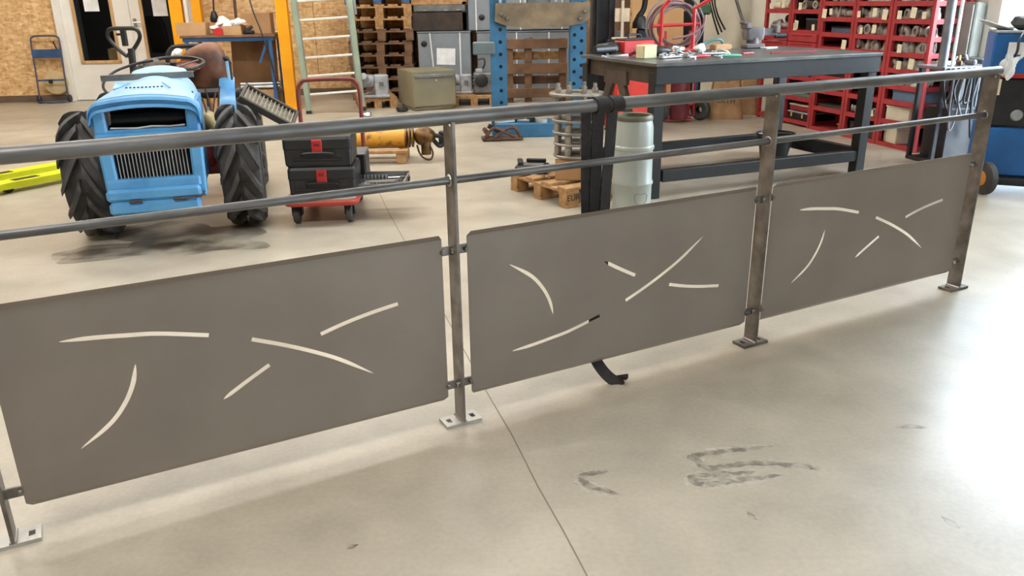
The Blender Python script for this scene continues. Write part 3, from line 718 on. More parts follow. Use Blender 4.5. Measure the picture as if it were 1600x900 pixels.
# yellow columns
def column(name_label, x, y, w, d, rz, base=True):
    c = thing('steel_column', name_label, 'column', (x, y, 0), rz)
    MB().box((0, -d/2, 2.5), (w, 0.014, 5.0), bev=0.002).build('flange', M_yellow, c)
    MB().box((0, d/2, 2.5), (w, 0.014, 5.0), bev=0.002).build('flange', M_yellow, c)
    MB().box((0, 0, 2.5), (0.01, d-0.014, 5.0)).build('web', M_yellow, c)
    if base: MB().box((0, 0, 0.01), (w+0.12, d+0.12, 0.02), bev=0.003).build('base_plate', M_yellow, c)
    return c
column('yellow steel column between the ladder and the blue workbench', -2.97, 11.12, 0.148, 0.14, R(6))
column('wider yellow steel column beside the white double door', -4.70, 12.02, 0.172, 0.14, R(6))
column('narrow yellow steel column at the end of the blue workbench', -4.43, 12.06, 0.125, 0.12, R(6), False)
tag(MB().tube([(-4.575, 12.02, 0), (-4.575, 12.02, 5.0)], 0.032, 10).build('drain_pipe', M_white), 'white downpipe between the two yellow columns by the door', 'pipe')

# blue workbench
M_bblue = mat('bench_blue_paint', (52, 98, 150), 0.45, rgb2=(42, 82, 128), nscale=5)
wk = thing('workbench', 'blue tube-frame workbench with a wooden top against the chipboard wall', 'workbench', (-3.14, 11.0, 0), R(6))
for x, y in ((0, 0), (-1.06, 0), (0, 0.66), (-1.06, 0.66)):
    MB().box((x, y, 0.455), (0.045, 0.045, 0.91), bev=0.004).build('leg', M_bblue, wk)
MB().box((-0.53, 0.0, 0.925), (1.15, 0.045, 0.05), bev=0.004).build('front_rail', M_bblue, wk)
MB().box((-0.53, 0.66, 0.925), (1.15, 0.045, 0.05), bev=0.004).build('rear_rail', M_bblue, wk)
for x in (0, -1.06):
    MB().box((x, 0.33, 0.925), (0.04, 0.62, 0.04), bev=0.004).build('side_rail', M_bblue, wk)
    MB().box((x, 0.33, 0.21), (0.035, 0.62, 0.035), bev=0.004).build('side_rail', M_bblue, wk)
MB().box((-0.53, 0.62, 0.21), (1.06, 0.035, 0.04), bev=0.004).build('stretcher', M_bblue, wk)
MB().bar((-0.04, 0.01, 0.90), (-0.16, 0.01, 0.62), 0.02, 0.03).build('brace', M_bblue, wk)
MB().box((-0.53, 0.33, 0.965), (1.2, 0.76, 0.03), bev=0.004).build('tabletop', M_woodold, wk)
W6 = Matrix.Translation((-3.14, 11.0, 0)) @ Matrix.Rotation(R(6), 4, 'Z')
def on(o, x, y, z, rz=0): o.matrix_world = W6 @ T(x, y, z, 0, 0, rz); return o
def carton(label, x, y, z, d, rz=0, m=None, group=None, open_=False, tape=True):
    c = thing('cardboard_box', label, 'box', (0, 0, 0), 0, group); c.location = (W6 @ Vector((x, y, z))); c.rotation_euler = (0, 0, rz+R(6))
    b = MB()
    t = 0.006
    for s_ in (-1, 1):
        b.box((s_*(d[0]/2-t/2), 0, d[2]/2), (t, d[1], d[2])); b.box((0, s_*(d[1]/2-t/2), d[2]/2), (d[0]-2*t, t, d[2]))
    b.box((0, 0, t/2), (d[0]-2*t, d[1]-2*t, t)).build('body', m or M_card, c)
    if open_:
        for s_ in (-1, 1):
            MB().box((s_*(d[0]/2+d[1]*0.12), 0, d[2]+0.02), (d[1]*0.3, d[1]*0.96, 0.004), (0, s_*R(20), 0)).build('flap', m or M_card, c)
    else:
        for s_ in (-1, 1):
            MB().box((0, s_*d[1]/4, d[2]+0.002), (d[0], d[1]/2-0.003, 0.005)).build('flap', m or M_card, c)
        if tape: MB().box((0, 0, d[2]+0.0052), (d[0]*1.0, 0.05, 0.001)).build('tape', M_tan, c)
    return c
carton('low cardboard box at the left end of the blue workbench', -1.02, 0.25, 0.98, (0.37, 0.30, 0.15), 0.05)
carton('small cardboard tray under white rags on the blue workbench', -0.46, 0.12, 0.98, (0.24, 0.25, 0.11), -0.1, open_=True)
carton('tall cardboard box at the back of the blue workbench', -0.22, 0.50, 0.98, (0.38, 0.28, 0.26), 0.0)
for i, (x, z, s_) in enumerate(((-0.66, 1.06, 0.11), (-0.55, 1.11, 0.10), (-0.40, 1.13, 0.07))):
    tag(on(lump((0, 0, 0), s_, (1.25, 0.9, 0.8), 0.3, 30+i).build('cleaning_rag', M_rag), x, 0.14+0.05*i, z), ('crumpled white rag heap at the left on the blue workbench', 'crumpled white rag, middle of the heap on the blue workbench', 'crumpled white rag lying on the small cardboard tray')[i], 'rag', 'white rags on the workbench')
tag(on(MB().box((0, 0, 0.04), (0.11, 0.1, 0.08), bev=0.006).box((0, 0, 0.085), (0.06, 0.05, 0.012), bev=0.004).build('red_tin', M_red), -0.64, 0.0, 0.98), 'small red tin under the white rags', 'tin')
tag(on(MB().box((0, 0, 0.03), (0.14, 0.06, 0.05), bev=0.015).cyl((-0.03, 0, 0.05), (0.05, 0, 0.10), 0.022, 10).build('power_tool', M_black), -0.27, 0.08, 0.98, 0.3), 'small black power tool on the blue workbench', 'tool')
# leaning boards and stock under the bench
M_darkcard = mat('brown_card_sheet', (140, 102, 66), 0.8, rgb2=(122, 88, 56), nscale=3)
tag(on(MB().box((0, 0, 0.33), (0.60, 0.02, 0.66), bev=0.004).xf(Matrix.Rotation(R(-14), 4, 'X')).build('card_sheet', M_darkcard), -0.30, 0.30, 0.27), 'brown cardboard sheet leaning under the blue workbench', 'cardboard sheet')
carton('wide cardboard box on the floor under the blue workbench', -0.22, 0.30, 0.0, (0.46, 0.40, 0.26))
carton('tall narrow cardboard box on the floor under the blue workbench', -0.78, 0.25, 0.0, (0.20, 0.22, 0.56))
for i in range(6):
    z = 0.30+0.042*(i//3); y = 0.13+0.045*(i % 3)
    o = tag(on(MB().lathe([(0.016, 0), (0.02, 0), (0.02, 0.52), (0.016, 0.52), (0.016, 0)], T(0, 0, 0, 0, PI/2), 12).build('steel_tube', M_chrome), -0.47, y, z), 'shiny steel tube under the blue workbench, %s row, %s' % (('lower', 'upper')[i//3], ('front', 'middle', 'rear')[i % 3]), 'tube', 'steel tubes under the workbench')
for i in range(4):
    tag(on(MB().ball((0, 0, 0.035), 0.035, 10, 8, (1, 1, 1)).cyl((0, 0, 0.03), (0.03, 0, 0.09), 0.015, 8).build('pipe_clamp', M_blackmetal), -0.75+0.07*i, 0.22, 0.575 if i < 3 else 0.0, i), '%s black pipe clamp under the blue workbench' % ORD_L[i], 'clamp', 'black clamps under the workbench') if i < 3 else None
# hoses and plug hanging from above
hc = thing('hanging_cable', 'black cable with a bulky plug hanging above the blue workbench', 'cable', (-4.02, 11.6, 0))
MB().tube(sm([(0, 0, 3.5), (0.01, 0, 2.2), (0.0, 0, 1.5), (-0.02, 0, 1.24)]), 0.012, 8).build('cord', M_black, hc)
MB().lathe([(0, 0.12), (0.03, 0.11), (0.05, 0.05), (0.062, 0), (0.05, -0.03), (0, -0.04)], T(-0.02, 0, 1.16), 14).build('plug', M_black, hc)
tag(MB().tube(sm([(-3.93, 12.3, 3.5), (-3.94, 12.3, 2.0), (-3.97, 12.3, 1.15)]), 0.022, 8).build('wall_hose', mat('brown_hose', (96, 70, 56), 0.6)), 'brown hose hanging on the chipboard wall behind the workbench', 'hose')
tag(MB().tube(sm([(-3.62, 11.7, 3.0), (-3.42, 11.2, 1.55), (-3.22, 10.92, 1.02), (-3.12, 10.9, 0.6), (-3.06, 10.92, 0.02)]), 0.011, 7).build('extension_lead', M_black), 'black cord running down in front of the yellow column', 'cord')
tag(MB().tube(sm([(-3.62, 11.95, 0.99), (-3.66, 12.0, 1.12), (-3.58, 12.0, 1.2), (-3.35, 12.0, 1.235), (-3.1, 12.0, 1.23)]), 0.007, 6).build('wall_wire', M_grey), 'thin bent wire on the wall above the workbench carton', 'wire')

# ladder leaning back
M_stile = mat('pale_green_stile', (158, 172, 150), 0.45, 0.3, rgb2=(140, 154, 134), nscale=4)
ld = thing('ladder', 'tall pale green ladder with shiny aluminium rungs leaning back', 'ladder', (-2.26, 10.59, 0), R(4))
tilt = R(3); Lr = Matrix.Rotation(-tilt, 4, 'X') @ Matrix.Rotation(R(-3), 4, 'Y')
for sx in (-1, 1):
    MB().box((sx*0.345, 0, 1.75), (0.075, 0.035, 3.5), bev=0.004).xf(Lr).build('stile', M_stile, ld)
    MB().box((sx*0.305, -0.022, 1.75), (0.012, 0.012, 3.5)).xf(Lr).build('edge_bead', M_chrome, ld)
    MB().box((sx*0.345, 0, 0.03), (0.085, 0.05, 0.06), bev=0.008).xf(Lr).build('foot', M_black, ld)
MB().box((0.40, 0.03, 2.35), (0.035, 0.03, 2.3), bev=0.003).xf(Lr).build('extension_stile', M_chrome, ld)
for i in range(14):
    MB().box((0, 0, 0.26+0.228*i), (0.615, 0.05, 0.028), bev=0.006).xf(Lr).build('rung', mat('pale_rung', (222, 220, 212), 0.4, 0.2), ld)  # pale, barely metallic colour in place of the aluminium's bright reflection

# seen through the door glass: a carton and an office chair
oc1 = thing('carton', 'brown carton on the office floor behind the left door pane', 'box', (-6.15, 13.35, 0.42), R(10))
MB().box((0, 0, 0.15), (0.42, 0.35, 0.30), bev=0.005).build('body', M_card, oc1); MB().box((0, 0, 0.304), (0.42, 0.05, 0.006)).build('tape', M_tan, oc1)
ot = thing('office_table', 'low dark table inside the office behind the door', 'table', (-6.1, 13.4, 0), R(6))
MB().box((0.1, 0, 0.40), (0.9, 0.5, 0.03), bev=0.004).build('tabletop', M_blackmetal, ot)
for x in (-0.3, 0.5):
    for y in (-0.2, 0.2): MB().box((x, y, 0.19), (0.04, 0.04, 0.38), bev=0.003).build('leg', M_blackmetal, ot)
och = thing('office_chair', 'black office chair back seen through the left door pane', 'chair', (-5.72, 13.75, 0), R(-20))
MB().loft([rrect_(0.42, 0.06, z, b) for z, b in ((0.62, 0.0), (0.8, 0.03), (1.05, 0.05), (1.2, 0.1))], True).build('backrest', M_black, och)
MB().box((0, 0.25, 0.47), (0.48, 0.46, 0.08), bev=0.03).build('seat', M_black, och)
MB().cyl((0, 0.25, 0.06), (0, 0.25, 0.45), 0.03, 10).build('gas_lift', M_black, och)
for k in range(5):
    a = 2*PI*k/5; MB().bar((0, 0.25, 0.07), (0.27*math.cos(a), 0.25+0.27*math.sin(a), 0.04), 0.04, 0.03, 0.004).build('base_arm', M_black, och)

# ------------------------------------------------------------------ pallets
def pallet_parts(root, w, d, h, m, k=1.0, deck=5):
    # decks run along y; short side (w) faces local -y
    bw = 0.1*k; bt = 0.022*k; bh = h-3*bt
    src = {}
    def put(name, size, loc):
        key = (name, size)
        if key in src: return inst(src[key], name, root, loc)
        o = MB().box((0, 0, 0), size, bev=0.003).build(name, m, root); o.location = loc; src[key] = o; return o
    for x in (-w/2+bw/2, 0, w/2-bw/2):
        put('bottom_board', (bw, d, bt), (x, 0, bt/2))
        for y in (-d/2+bw*0.6, 0, d/2-bw*0.6):
            put('block', (bw, bw*1.2, bh), (x, y, bt+bh/2))
    for y in (-d/2+bw*0.6, 0, d/2-bw*0.6):
        put('stringer_board', (w, bw*1.2, bt), (0, y, bt+bh+bt/2))
    for i in range(deck):
        put('deck_board', (bw*1.25, d, bt), (-w/2+bw*0.625+(w-bw*1.25)*i/(deck-1), 0, h-bt/2))
    return root
def pallet(label, loc, rz, w, d, h, m, group=None, k=1.0):
    return pallet_parts(thing('wooden_pallet', label, 'pallet', loc, rz, group), w, d, h, m, k)
M_bluepal = mat('blue_painted_wood', (44, 96, 158), 0.6, rgb2=(36, 78, 130), nscale=5)
proto = pallet('worn pallet at the foot of the tall pallet stack', (-1.86, 12.42, 0.0), R(3), 0.92, 0.8, 0.165, M_woodold, 'stacked pallets by the ladder', 1.15)
rnd = random.Random(3); ORD = ['second', 'third', 'fourth', 'fifth', 'sixth', 'seventh', 'eighth', 'ninth', 'tenth']
for i in range(1, 10):
    loc = (-1.86+rnd.uniform(-.02, .02), 12.42+rnd.uniform(-.02, .02), 0.166*i); rz = R(3+rnd.uniform(-1.5, 1.5))
    lab = 'worn wooden pallet, %s from the floor in the tall stack by the ladder' % ORD[i-1]
    if i == 8: lab = 'blue painted pallet near the top of the tall stack by the ladder'
    p = dup(proto, loc, rz, lab)
    if i >= 6 or i == 8:
        mm = M_bluepal if i == 8 else M_wood
        cache = {}
        for ch in p.children:
            if i == 8 and ch.name.startswith(('deck', 'bottom')): continue
            key = ch.data.name
            if key not in cache: cache[key] = ch.data.copy(); cache[key].materials[0] = mm
            ch.data = cache[key]
pallet('pale wooden pallet under the grey gearboxes by the ladder', (-1.86, 11.36, 0), R(14), 0.52, 0.7, 0.14, M_wood)
pallet('pale wooden pallet under the grey motors beside the blue press', (-0.50, 11.55, 0), R(3), 0.62, 0.8, 0.14, M_wood)

# old pallets on edge behind the press
def standing(label, x, y, rz, m, w=0.86, hh=0.86):
    o = thing('wooden_pallet', label, 'pallet', (x, y, 0), rz)
    for z, h_ in ((0.13, 0.13), (0.46, 0.14), (0.79, 0.13)):
        MB().box((0, -0.05, z), (w, 0.022, h_), bev=0.004).build('deck_board', m, o)
    for z, mm in ((0.30, m), (0.63, M_wood)):
        MB().box((0, 0.068, z), (w, 0.022, 0.11), bev=0.004).build('rear_board', mm, o)
    for xx in (-0.37, 0.20-0.37+0.06, 0.37):
        MB().box((xx, 0.01, 0.43), (0.10, 0.09, 0.86), bev=0.004).build('bearer', m, o)
    return o
standing('brown wooden pallet standing on edge behind the blue press', 0.38, 11.5, R(2), M_woodold)
for i, z in enumerate((0.70, 0.26)):
    pass
# grey crated machines with white straps
M_crate = mat('grey_cabinet_paint', (142, 148, 154), 0.45, 0.2, rgb2=(128, 134, 140), nscale=4)
M_strap = mat('white_strap', (236, 236, 232), 0.5)
def crate(label, x, y, z, d, rz, straps=(), paper=None, port=None):
    c = thing('machine_cabinet', label, 'cabinet', (x, y, z), rz)
    MB().box((0, 0, d[2]/2), d, bev=0.008).build('body', M_crate, c)
    MB().box((0, 0, d[2]+0.008), (d[0]+0.02, d[1]+0.02, 0.018), bev=0.004).build('lid', M_crate, c)
    for xx, tl in straps:
        MB().box((xx, -d[1]/2-0.003, d[2]/2), (0.018, 0.004, d[2]), (0, tl, 0)).build('strap', M_strap, c)
    if paper: MB().box((paper[0], -d[1]/2-0.003, paper[1]), (paper[2], 0.003, paper[3]), (0, R(2), 0)).build('paper_label', M_paper, c)
    if port: MB().lathe([(0, 0.012), (0.03, 0.012), (0.045, 0.004), (0.045, 0)], T(port[0], -d[1]/2, port[1], PI/2), 16).build('port', M_black, c)
    return c
crate('grey machine cabinet with a white paper label behind the drawer cabinet', -0.93, 12.45, 0.0, (0.76, 0.8, 0.93), R(0), ((-0.17, R(-4)), (0.23, R(0))), (0.02, 0.60, 0.27, 0.23), (-0.29, 0.78))
crate('grey machine cabinet standing behind the blue press', 0.22, 12.55, 0.0, (1.36, 0.8, 0.92), R(0), ((-0.1, 0), (0.37, 0)), None, (0.10, 0.80))
crate('narrow grey cabinet stacked on top of the cabinets at the top edge', -0.40, 12.5, 0.95, (0.36, 0.7, 0.9), R(0), ((-0.06, 0),), None, (0.02, 0.18))
crate('wide grey cabinet stacked above the blue press beam', 0.48, 12.5, 0.95, (1.2, 0.7, 0.9), R(0), ((-0.3, 0), (0.3, 0)))
M_brownbox = mat('dark_brown_machine', (70, 56, 46), 0.6, 0.2, rgb2=(48, 40, 36), nscale=6)
db = thing('press_brake', 'dark brown machine housing resting on the grey cabinet beside the pallet stack', 'machine', (-0.985, 12.45, 0.953), 0)
MB().box((0, 0, 0.13), (0.80, 0.7, 0.26), bev=0.01).build('lower_housing', M_brownbox, db)
MB().box((0, -0.06, 0.31), (0.74, 0.6, 0.09), bev=0.008).build('steel_table', M_grey, db)
for x in (-0.2, 0.1, 0.28): MB().box((x, -0.365, 0.285), (0.06, 0.012, 0.02), bev=0.003).build('bracket', M_chrome, db)
MB().box((0, 0.0, 0.42), (0.80, 0.7, 0.13), bev=0.008).build('timber_skid', M_wood, db)
MB().box((0.36, -0.2, 0.2), (0.07, 0.3, 0.40), bev=0.006).build('end_frame', M_black, db)

# gear motors on the pallets
def gearmotor(label, x, y, z, rz, s=1.0, flip=False):
    g = thing('gear_motor', label, 'gear motor', (x, y, z), rz)
    MB().box((0.06*s, 0, 0.13*s), (0.16*s, 0.18*s, 0.26*s), bev=0.012).build('gearbox', M_lgrey, g)
    MB().box((0.06*s, -0.098*s, 0.16*s), (0.05*s, 0.016, 0.05*s), bev=0.004).build('cover', M_grey, g)
    MB().lathe([(0, 0), (0.07*s, 0), (0.075*s, 0.01), (0.075*s, 0.16*s), (0.06*s, 0.18*s), (0, 0.18*s)], T(-0.03*s, -0.02, 0.19*s, 0, -PI/2), 20).build('motor_drum', M_lgrey, g)
    for k in range(6):
        MB().lathe([(0.073*s, 0), (0.083*s, 0), (0.083*s, 0.006), (0.073*s, 0.006)], T(-0.05*s-0.022*k*s, -0.02, 0.19*s, 0, -PI/2), 20).build('cooling_fin', M_lgrey, g)
    MB().cyl((-0.1*s, -0.02, 0.19*s), (-0.14*s, -0.16*s, 0.26*s), 0.04*s, 12).build('cable_gland', M_lgrey, g)
    MB().box((0, 0, 0.02*s), (0.30*s, 0.2*s, 0.03*s), bev=0.006).build('foot', M_lgrey, g)
    return g
gearmotor('grey gear motor with twin drums left on the pallet by the ladder', -1.80, 11.1, 0.14, R(10), 1.15)
gearmotor('grey gear motor behind, close against the drawer cabinet', -1.84, 11.52, 0.14, R(60), 1.0)
gearmotor('pale grey gear motor on the pallet right beside the drawer cabinet', -0.66, 11.42, 0.14, R(5), 1.0)
bm_ = thing('electric_motor', 'grey motor with a black round end cap on the pallet by the press', 'motor', (-0.36, 11.32, 0.14), R(2))
MB().box((0, 0.05, 0.15), (0.26, 0.3, 0.28), bev=0.02).build('housing', M_grey, bm_)
MB().lathe([(0, 0.03), (0.07, 0.03), (0.085, 0.02), (0.09, 0)], T(-0.02, -0.10, 0.19, PI/2), 22).build('end_cap', M_black, bm_)
for k in range(5): MB().box((0, 0.05, 0.04+0.05*k), (0.275, 0.31, 0.008)).build('cooling_fin', M_grey, bm_)
MB().box((-0.05, 0.05, 0.31), (0.1, 0.12, 0.05), bev=0.01).build('terminal_box', M_lgrey, bm_)
MB().tube(sm([(0.0, 0.0, 0.34), (0.03, -0.02, 0.40), (0.02, 0.0, 0.47), (-0.06, 0.02, 0.46)]), 0.012, 7).build('lead', M_black, bm_)

# olive drawer cabinet
M_olive = mat('olive_enamel', (136, 128, 102), 0.5, rgb2=(124, 116, 92), nscale=3)
oc = thing('drawer_cabinet', 'olive green steel drawer cabinet standing on the floor', 'drawer cabinet', (-1.05, 10.92, 0), R(24))
MB().box((0, 0.16, 0.275), (0.60, 0.66, 0.46), bev=0.006).build('carcass', M_olive, oc)
MB().box((0, -0.175, 0.24), (0.575, 0.02, 0.36), bev=0.004).build('drawer_front', M_olive, oc)
MB().box((0, -0.19, 0.44), (0.55, 0.03, 0.05), bev=0.012).build('grip_rail', M_grey, oc)
MB().lathe([(0, 0.012), (0.012, 0.012), (0.014, 0)], T(0.02, -0.185, 0.385, PI/2), 12).build('lock', M_chrome, oc)
MB().box((0, 0.14, 0.025), (0.56, 0.58, 0.05), bev=0.01).build('plinth', M_olive, oc)
tag(lump((0, 0, 0.03), 0.05, (1.2, 0.8, 0.6), 0.35, 51).build('crumpled_foil', M_chrome), 'crumpled shiny foil on the floor right of the ladder foot', 'foil').location = (-1.80, 10.2, 0)
tag(lump((0, 0, 0.03), 0.05, (1.4, 1, 0.6), 0.35, 52).build('waste_scrap', M_black), 'black scrap on the floor at the corner of the drawer cabinet', 'scrap').location = (-1.42, 10.62, 0)

# ------------------------------------------------------------------ blue hydraulic press
M_press = mat('press_blue_paint', (52, 108, 142), 0.5, rgb2=(40, 88, 118), nscale=5)
M_beam = mat('grimy_tan_beam', (138, 118, 90), 0.6, 0.2, rgb2=(104, 90, 70), nscale=6)
pr = thing('hydraulic_press', 'blue hydraulic press frame with drilled columns and a tan cross beam', 'press', (-0.13, 8.78, 0), R(2))
for x, nm in ((0.025, 'l'), (0.868, 'r')):
    col = MB().box((x, 0.0, 1.05), (0.17, 0.012, 2.1), bev=0.002).box((x-0.08 if nm == 'l' else x-0.08, 0.06, 1.05), (0.012, 0.12, 2.1)).box((x+0.08, 0.06, 1.05), (0.012, 0.12, 2.1))
    co = col.build('column', M_press, pr)
    for k in range(14):
        MB().lathe([(0, 0.002), (0.016, 0.002), (0.019, 0.0)], T(x+(0.035 if nm == 'r' else 0.02), -0.006, 0.32+0.125*k, PI/2), 14).build('pin_hole', M_void, co)
        if nm == 'r': MB().lathe([(0, 0.002), (0.016, 0.002), (0.019, 0.0)], T(x-0.04, -0.006, 0.38+0.125*k, PI/2), 14).build('pin_hole', M_void, co)
    MB().box((x, 0.05, 0.04), (0.18, 0.9, 0.08), bev=0.006).build('foot_beam', M_press, pr)
poly = [(0.0, 1.33), (0.98, 1.33), (0.985, 1.17), (0.90, 1.12), (0.72, 1.09), (0.30, 1.085), (0.10, 1.11), (-0.01, 1.15)]
MB().prism([(x, z) for x, z in poly], 0.03, T(0, -0.02, 0, PI/2)).build('cross_beam', M_beam, pr)
MB().prism([(x, z) for x, z in poly], 0.03, T(0, 0.17, 0, PI/2)).build('cross_beam', M_beam, pr)
for x, z in ((0.06, 1.22), (0.12, 1.18), (0.93, 1.24), (0.88, 1.17)):
    MB().lathe([(0, 0.03), (0.014, 0.03), (0.02, 0.02), (0.02, 0)], T(x, -0.05, z, PI/2), 12).build('pin', M_chrome, pr)
MB().box((0.45, 0.06, 1.42), (0.24, 0.14, 0.2), bev=0.01).cyl((0.45, 0.06, 1.34), (0.45, 0.06, 1.9), 0.06, 16).build('ram', M_grey, pr)
for x in (0.05, 0.3, 0.62): MB().box((x, -0.04, 1.355), (0.03, 0.03, 0.05), bev=0.004).build('roller_pin', M_lgrey, pr)
MB().box((0.45, 0.06, 2.05), (1.02, 0.15, 0.16), bev=0.008).build('top_beam', M_press, pr)
MB().box((-0.13, 0.03, 0.885), (0.235, 0.14, 0.13), bev=0.012).build('pump_box', mat('grey_green_pump', (98, 110, 110), 0.5), pr)
MB().box((0.44, -0.33, 0.07), (0.95, 0.07, 0.14), bev=0.006).box((0.44, -0.15, 0.13), (0.95, 0.4, 0.015)).build('base_tray', M_press, pr)
# parts lying on the press base
for i, (x, y, a, l_) in enumerate(((0.08, -0.26, 0.5, 0.22), (0.22, -0.2, -0.3, 0.26), (0.7, -0.2, 0.9, 0.2))):
    o = tag(MB().box((0, 0, 0.015), (l_, 0.045, 0.028), bev=0.005).cyl((l_*0.3, 0, 0.02), (l_*0.3, 0, 0.05), 0.018, 10).build('steel_bracket', M_chrome), ('shiny steel bracket at the left of the press base', 'longer shiny steel bracket in the middle of the press base', 'shiny steel bracket at the right of the press base')[i], 'bracket', 'steel parts on the press base')
    o.location = (-0.13+x, 8.78+y, 0.139); o.rotation_euler = (0, 0, a)
o = tag(MB().lathe([(0.03, 0.0), (0.06, 0.0), (0.062, 0.02), (0.06, 0.035), (0.03, 0.035), (0.03, 0)], None, 24).build('steel_ring', M_lgrey), 'pale steel ring lying on the press base', 'ring'); o.location = (0.34, 8.52, 0.139)
o = tag(MB().box((0, 0, 0.03), (0.22, 0.12, 0.06), bev=0.008).box((0, 0, 0.07), (0.14, 0.08, 0.02), bev=0.006).build('press_die', M_black), 'dark steel die block on the press base', 'die block'); o.location = (0.16, 8.62, 0.139)
sj = thing('scissor_jack', 'rusty scissor stand on the floor at the foot of the blue press', 'scissor stand', (-0.08, 8.28, 0), R(8))
MB().box((0.0, 0, 0.02), (0.42, 0.16, 0.03), bev=0.008).build('base', M_rust, sj)
MB().tube(sm([(-0.18, -0.07, 0.04), (-0.1, -0.07, 0.13), (0.0, -0.07, 0.10), (0.12, -0.07, 0.04)]), 0.018, 8).build('arm', M_rust, sj)
MB().tube(sm([(0.18, -0.07, 0.04), (0.12, -0.07, 0.13), (0.02, -0.07, 0.11), (-0.08, -0.07, 0.04)]), 0.018, 8).build('arm', M_rust, sj)
MB().cyl((-0.17, -0.08, 0.10), (-0.17, 0.08, 0.10), 0.025, 12).build('roller', M_rust, sj)
MB().bar((-0.14, 0.0, 0.15), (0.0, 0.02, 0.08), 0.05, 0.05, 0.006).build('top_plate', M_blackmetal, sj)

# ------------------------------------------------------------------ platform cart with tool cases
ct = thing('platform_cart', 'red-handled platform cart carrying two black tool cases', 'cart', (-1.224, 5.03, 0), R(4))
rings = []
def rrect(w, d, r, z, n=5, cx=0, cy=0):
    p = []
    for k, (sx, sy) in enumerate(((1, 1), (-1, 1), (-1, -1), (1, -1))):
        for i in range(n+1):
            a = PI/2*(k+i/n); p.append((cx+sx*(w/2-r)+r*math.cos(a), cy+sy*(d/2-r)+r*math.sin(a), z))
    return p
MB().loft([rrect(0.47, 0.80, 0.07, 0.13, cy=0.37), rrect(0.485, 0.815, 0.075, 0.14, cy=0.37), rrect(0.485, 0.815, 0.075, 0.155, cy=0.37), rrect(0.47, 0.80, 0.07, 0.165, cy=0.37)]).build('rim', mat('red_rubber_rim', (176, 62, 50), 0.5), ct)
MB().loft([rrect(0.44, 0.77, 0.06, 0.160, cy=0.37), rrect(0.44, 0.77, 0.06, 0.172, cy=0.37)], True, False).build('deck', mat('grey_deck_mat', (178, 178, 160), 0.7), ct)
M_hred = mat('brownish_red_tube', (140, 62, 54), 0.45, rgb2=(112, 52, 46), nscale=7)
MB().tube(sm([(-0.215, 0.74, 0.165), (-0.215, 0.755, 0.5), (-0.215, 0.765, 0.76), (-0.19, 0.77, 0.83), (-0.13, 0.77, 0.85), (0.13, 0.77, 0.85), (0.19, 0.77, 0.83), (0.215, 0.765, 0.76), (0.215, 0.755, 0.5), (0.215, 0.74, 0.165)]), 0.015, 9).build('handle', M_hred, ct)
for x in (-0.17, 0.17):
    for y in (0.07, 0.67):
        cs = MB().box((x, y+0.02, 0.115), (0.06, 0.07, 0.03), bev=0.006).box((x-0.03, y+0.02, 0.085), (0.008, 0.06, 0.07), bev=0.002).box((x+0.03, y+0.02, 0.085), (0.008, 0.06, 0.07), bev=0.002).build('caster', M_black, ct)
        MB().lathe([(0.01, -0.02), (0.05, -0.02), (0.058, -0.012), (0.058, 0.012), (0.05, 0.02), (0.01, 0.02)], T(x, y-0.005, 0.058, 0, PI/2), 20).build('wheel', M_rubber, cs)
def toolcase(label, z, dx):
    c = thing('tool_case', label, 'tool case', (0, 0, 0), 0, 'stacked tool cases on the cart'); c.location = ct.matrix_basis @ Vector((dx, 0.21, z)); c.rotation_euler = (0, 0, R(4))
    MB().loft([rrect(0.40, 0.30, 0.02, 0.0), rrect(0.425, 0.32, 0.025, 0.02), rrect(0.43, 0.325, 0.025, 0.115)], True, False).build('lower_shell', M_black, c)
    MB().loft([rrect(0.435, 0.33, 0.025, 0.118), rrect(0.435, 0.33, 0.025, 0.175), rrect(0.42, 0.315, 0.025, 0.192)], True, False).build('lid', M_black, c)
    MB().box((0.0, -0.168, 0.135), (0.066, 0.014, 0.085), bev=0.005).build('latch', M_red, c)
    MB().box((0.0, -0.178, 0.148), (0.034, 0.004, 0.02), bev=0.002).build('latch_button', mat('dark_red', (120, 24, 26), 0.5), c)
    MB().tube(sm([(-0.10, -0.165, 0.075), (-0.085, -0.182, 0.09), (0, -0.186, 0.094), (0.085, -0.182, 0.09), (0.10, -0.165, 0.075)]), 0.009, 7).build('carry_handle', M_black, c)
    MB().box((0, -0.166, 0.05), (0.32, 0.012, 0.014), bev=0.004).build('rib', M_black, c)
    for sx in (-1, 1): MB().box((sx*0.19, -0.158, 0.06), (0.03, 0.012, 0.10), bev=0.004).build('corner_guard', M_black, c)
    return c
toolcase('upper black tool case with a red latch on the cart', 0.368, 0.0); toolcase('lower black tool case with a red latch on the cart deck', 0.174, 0.012)
o = thing('storage_case', 'small black case standing behind the tool cases on the cart', 'case', ct.matrix_basis @ Vector((0.16, 0.54, 0.173)), R(4))
MB().box((0, 0, 0.10), (0.20, 0.26, 0.20), bev=0.012).build('shell', M_black, o); MB().box((0, 0, 0.205), (0.205, 0.265, 0.02), bev=0.008).build('lid', M_grey, o)
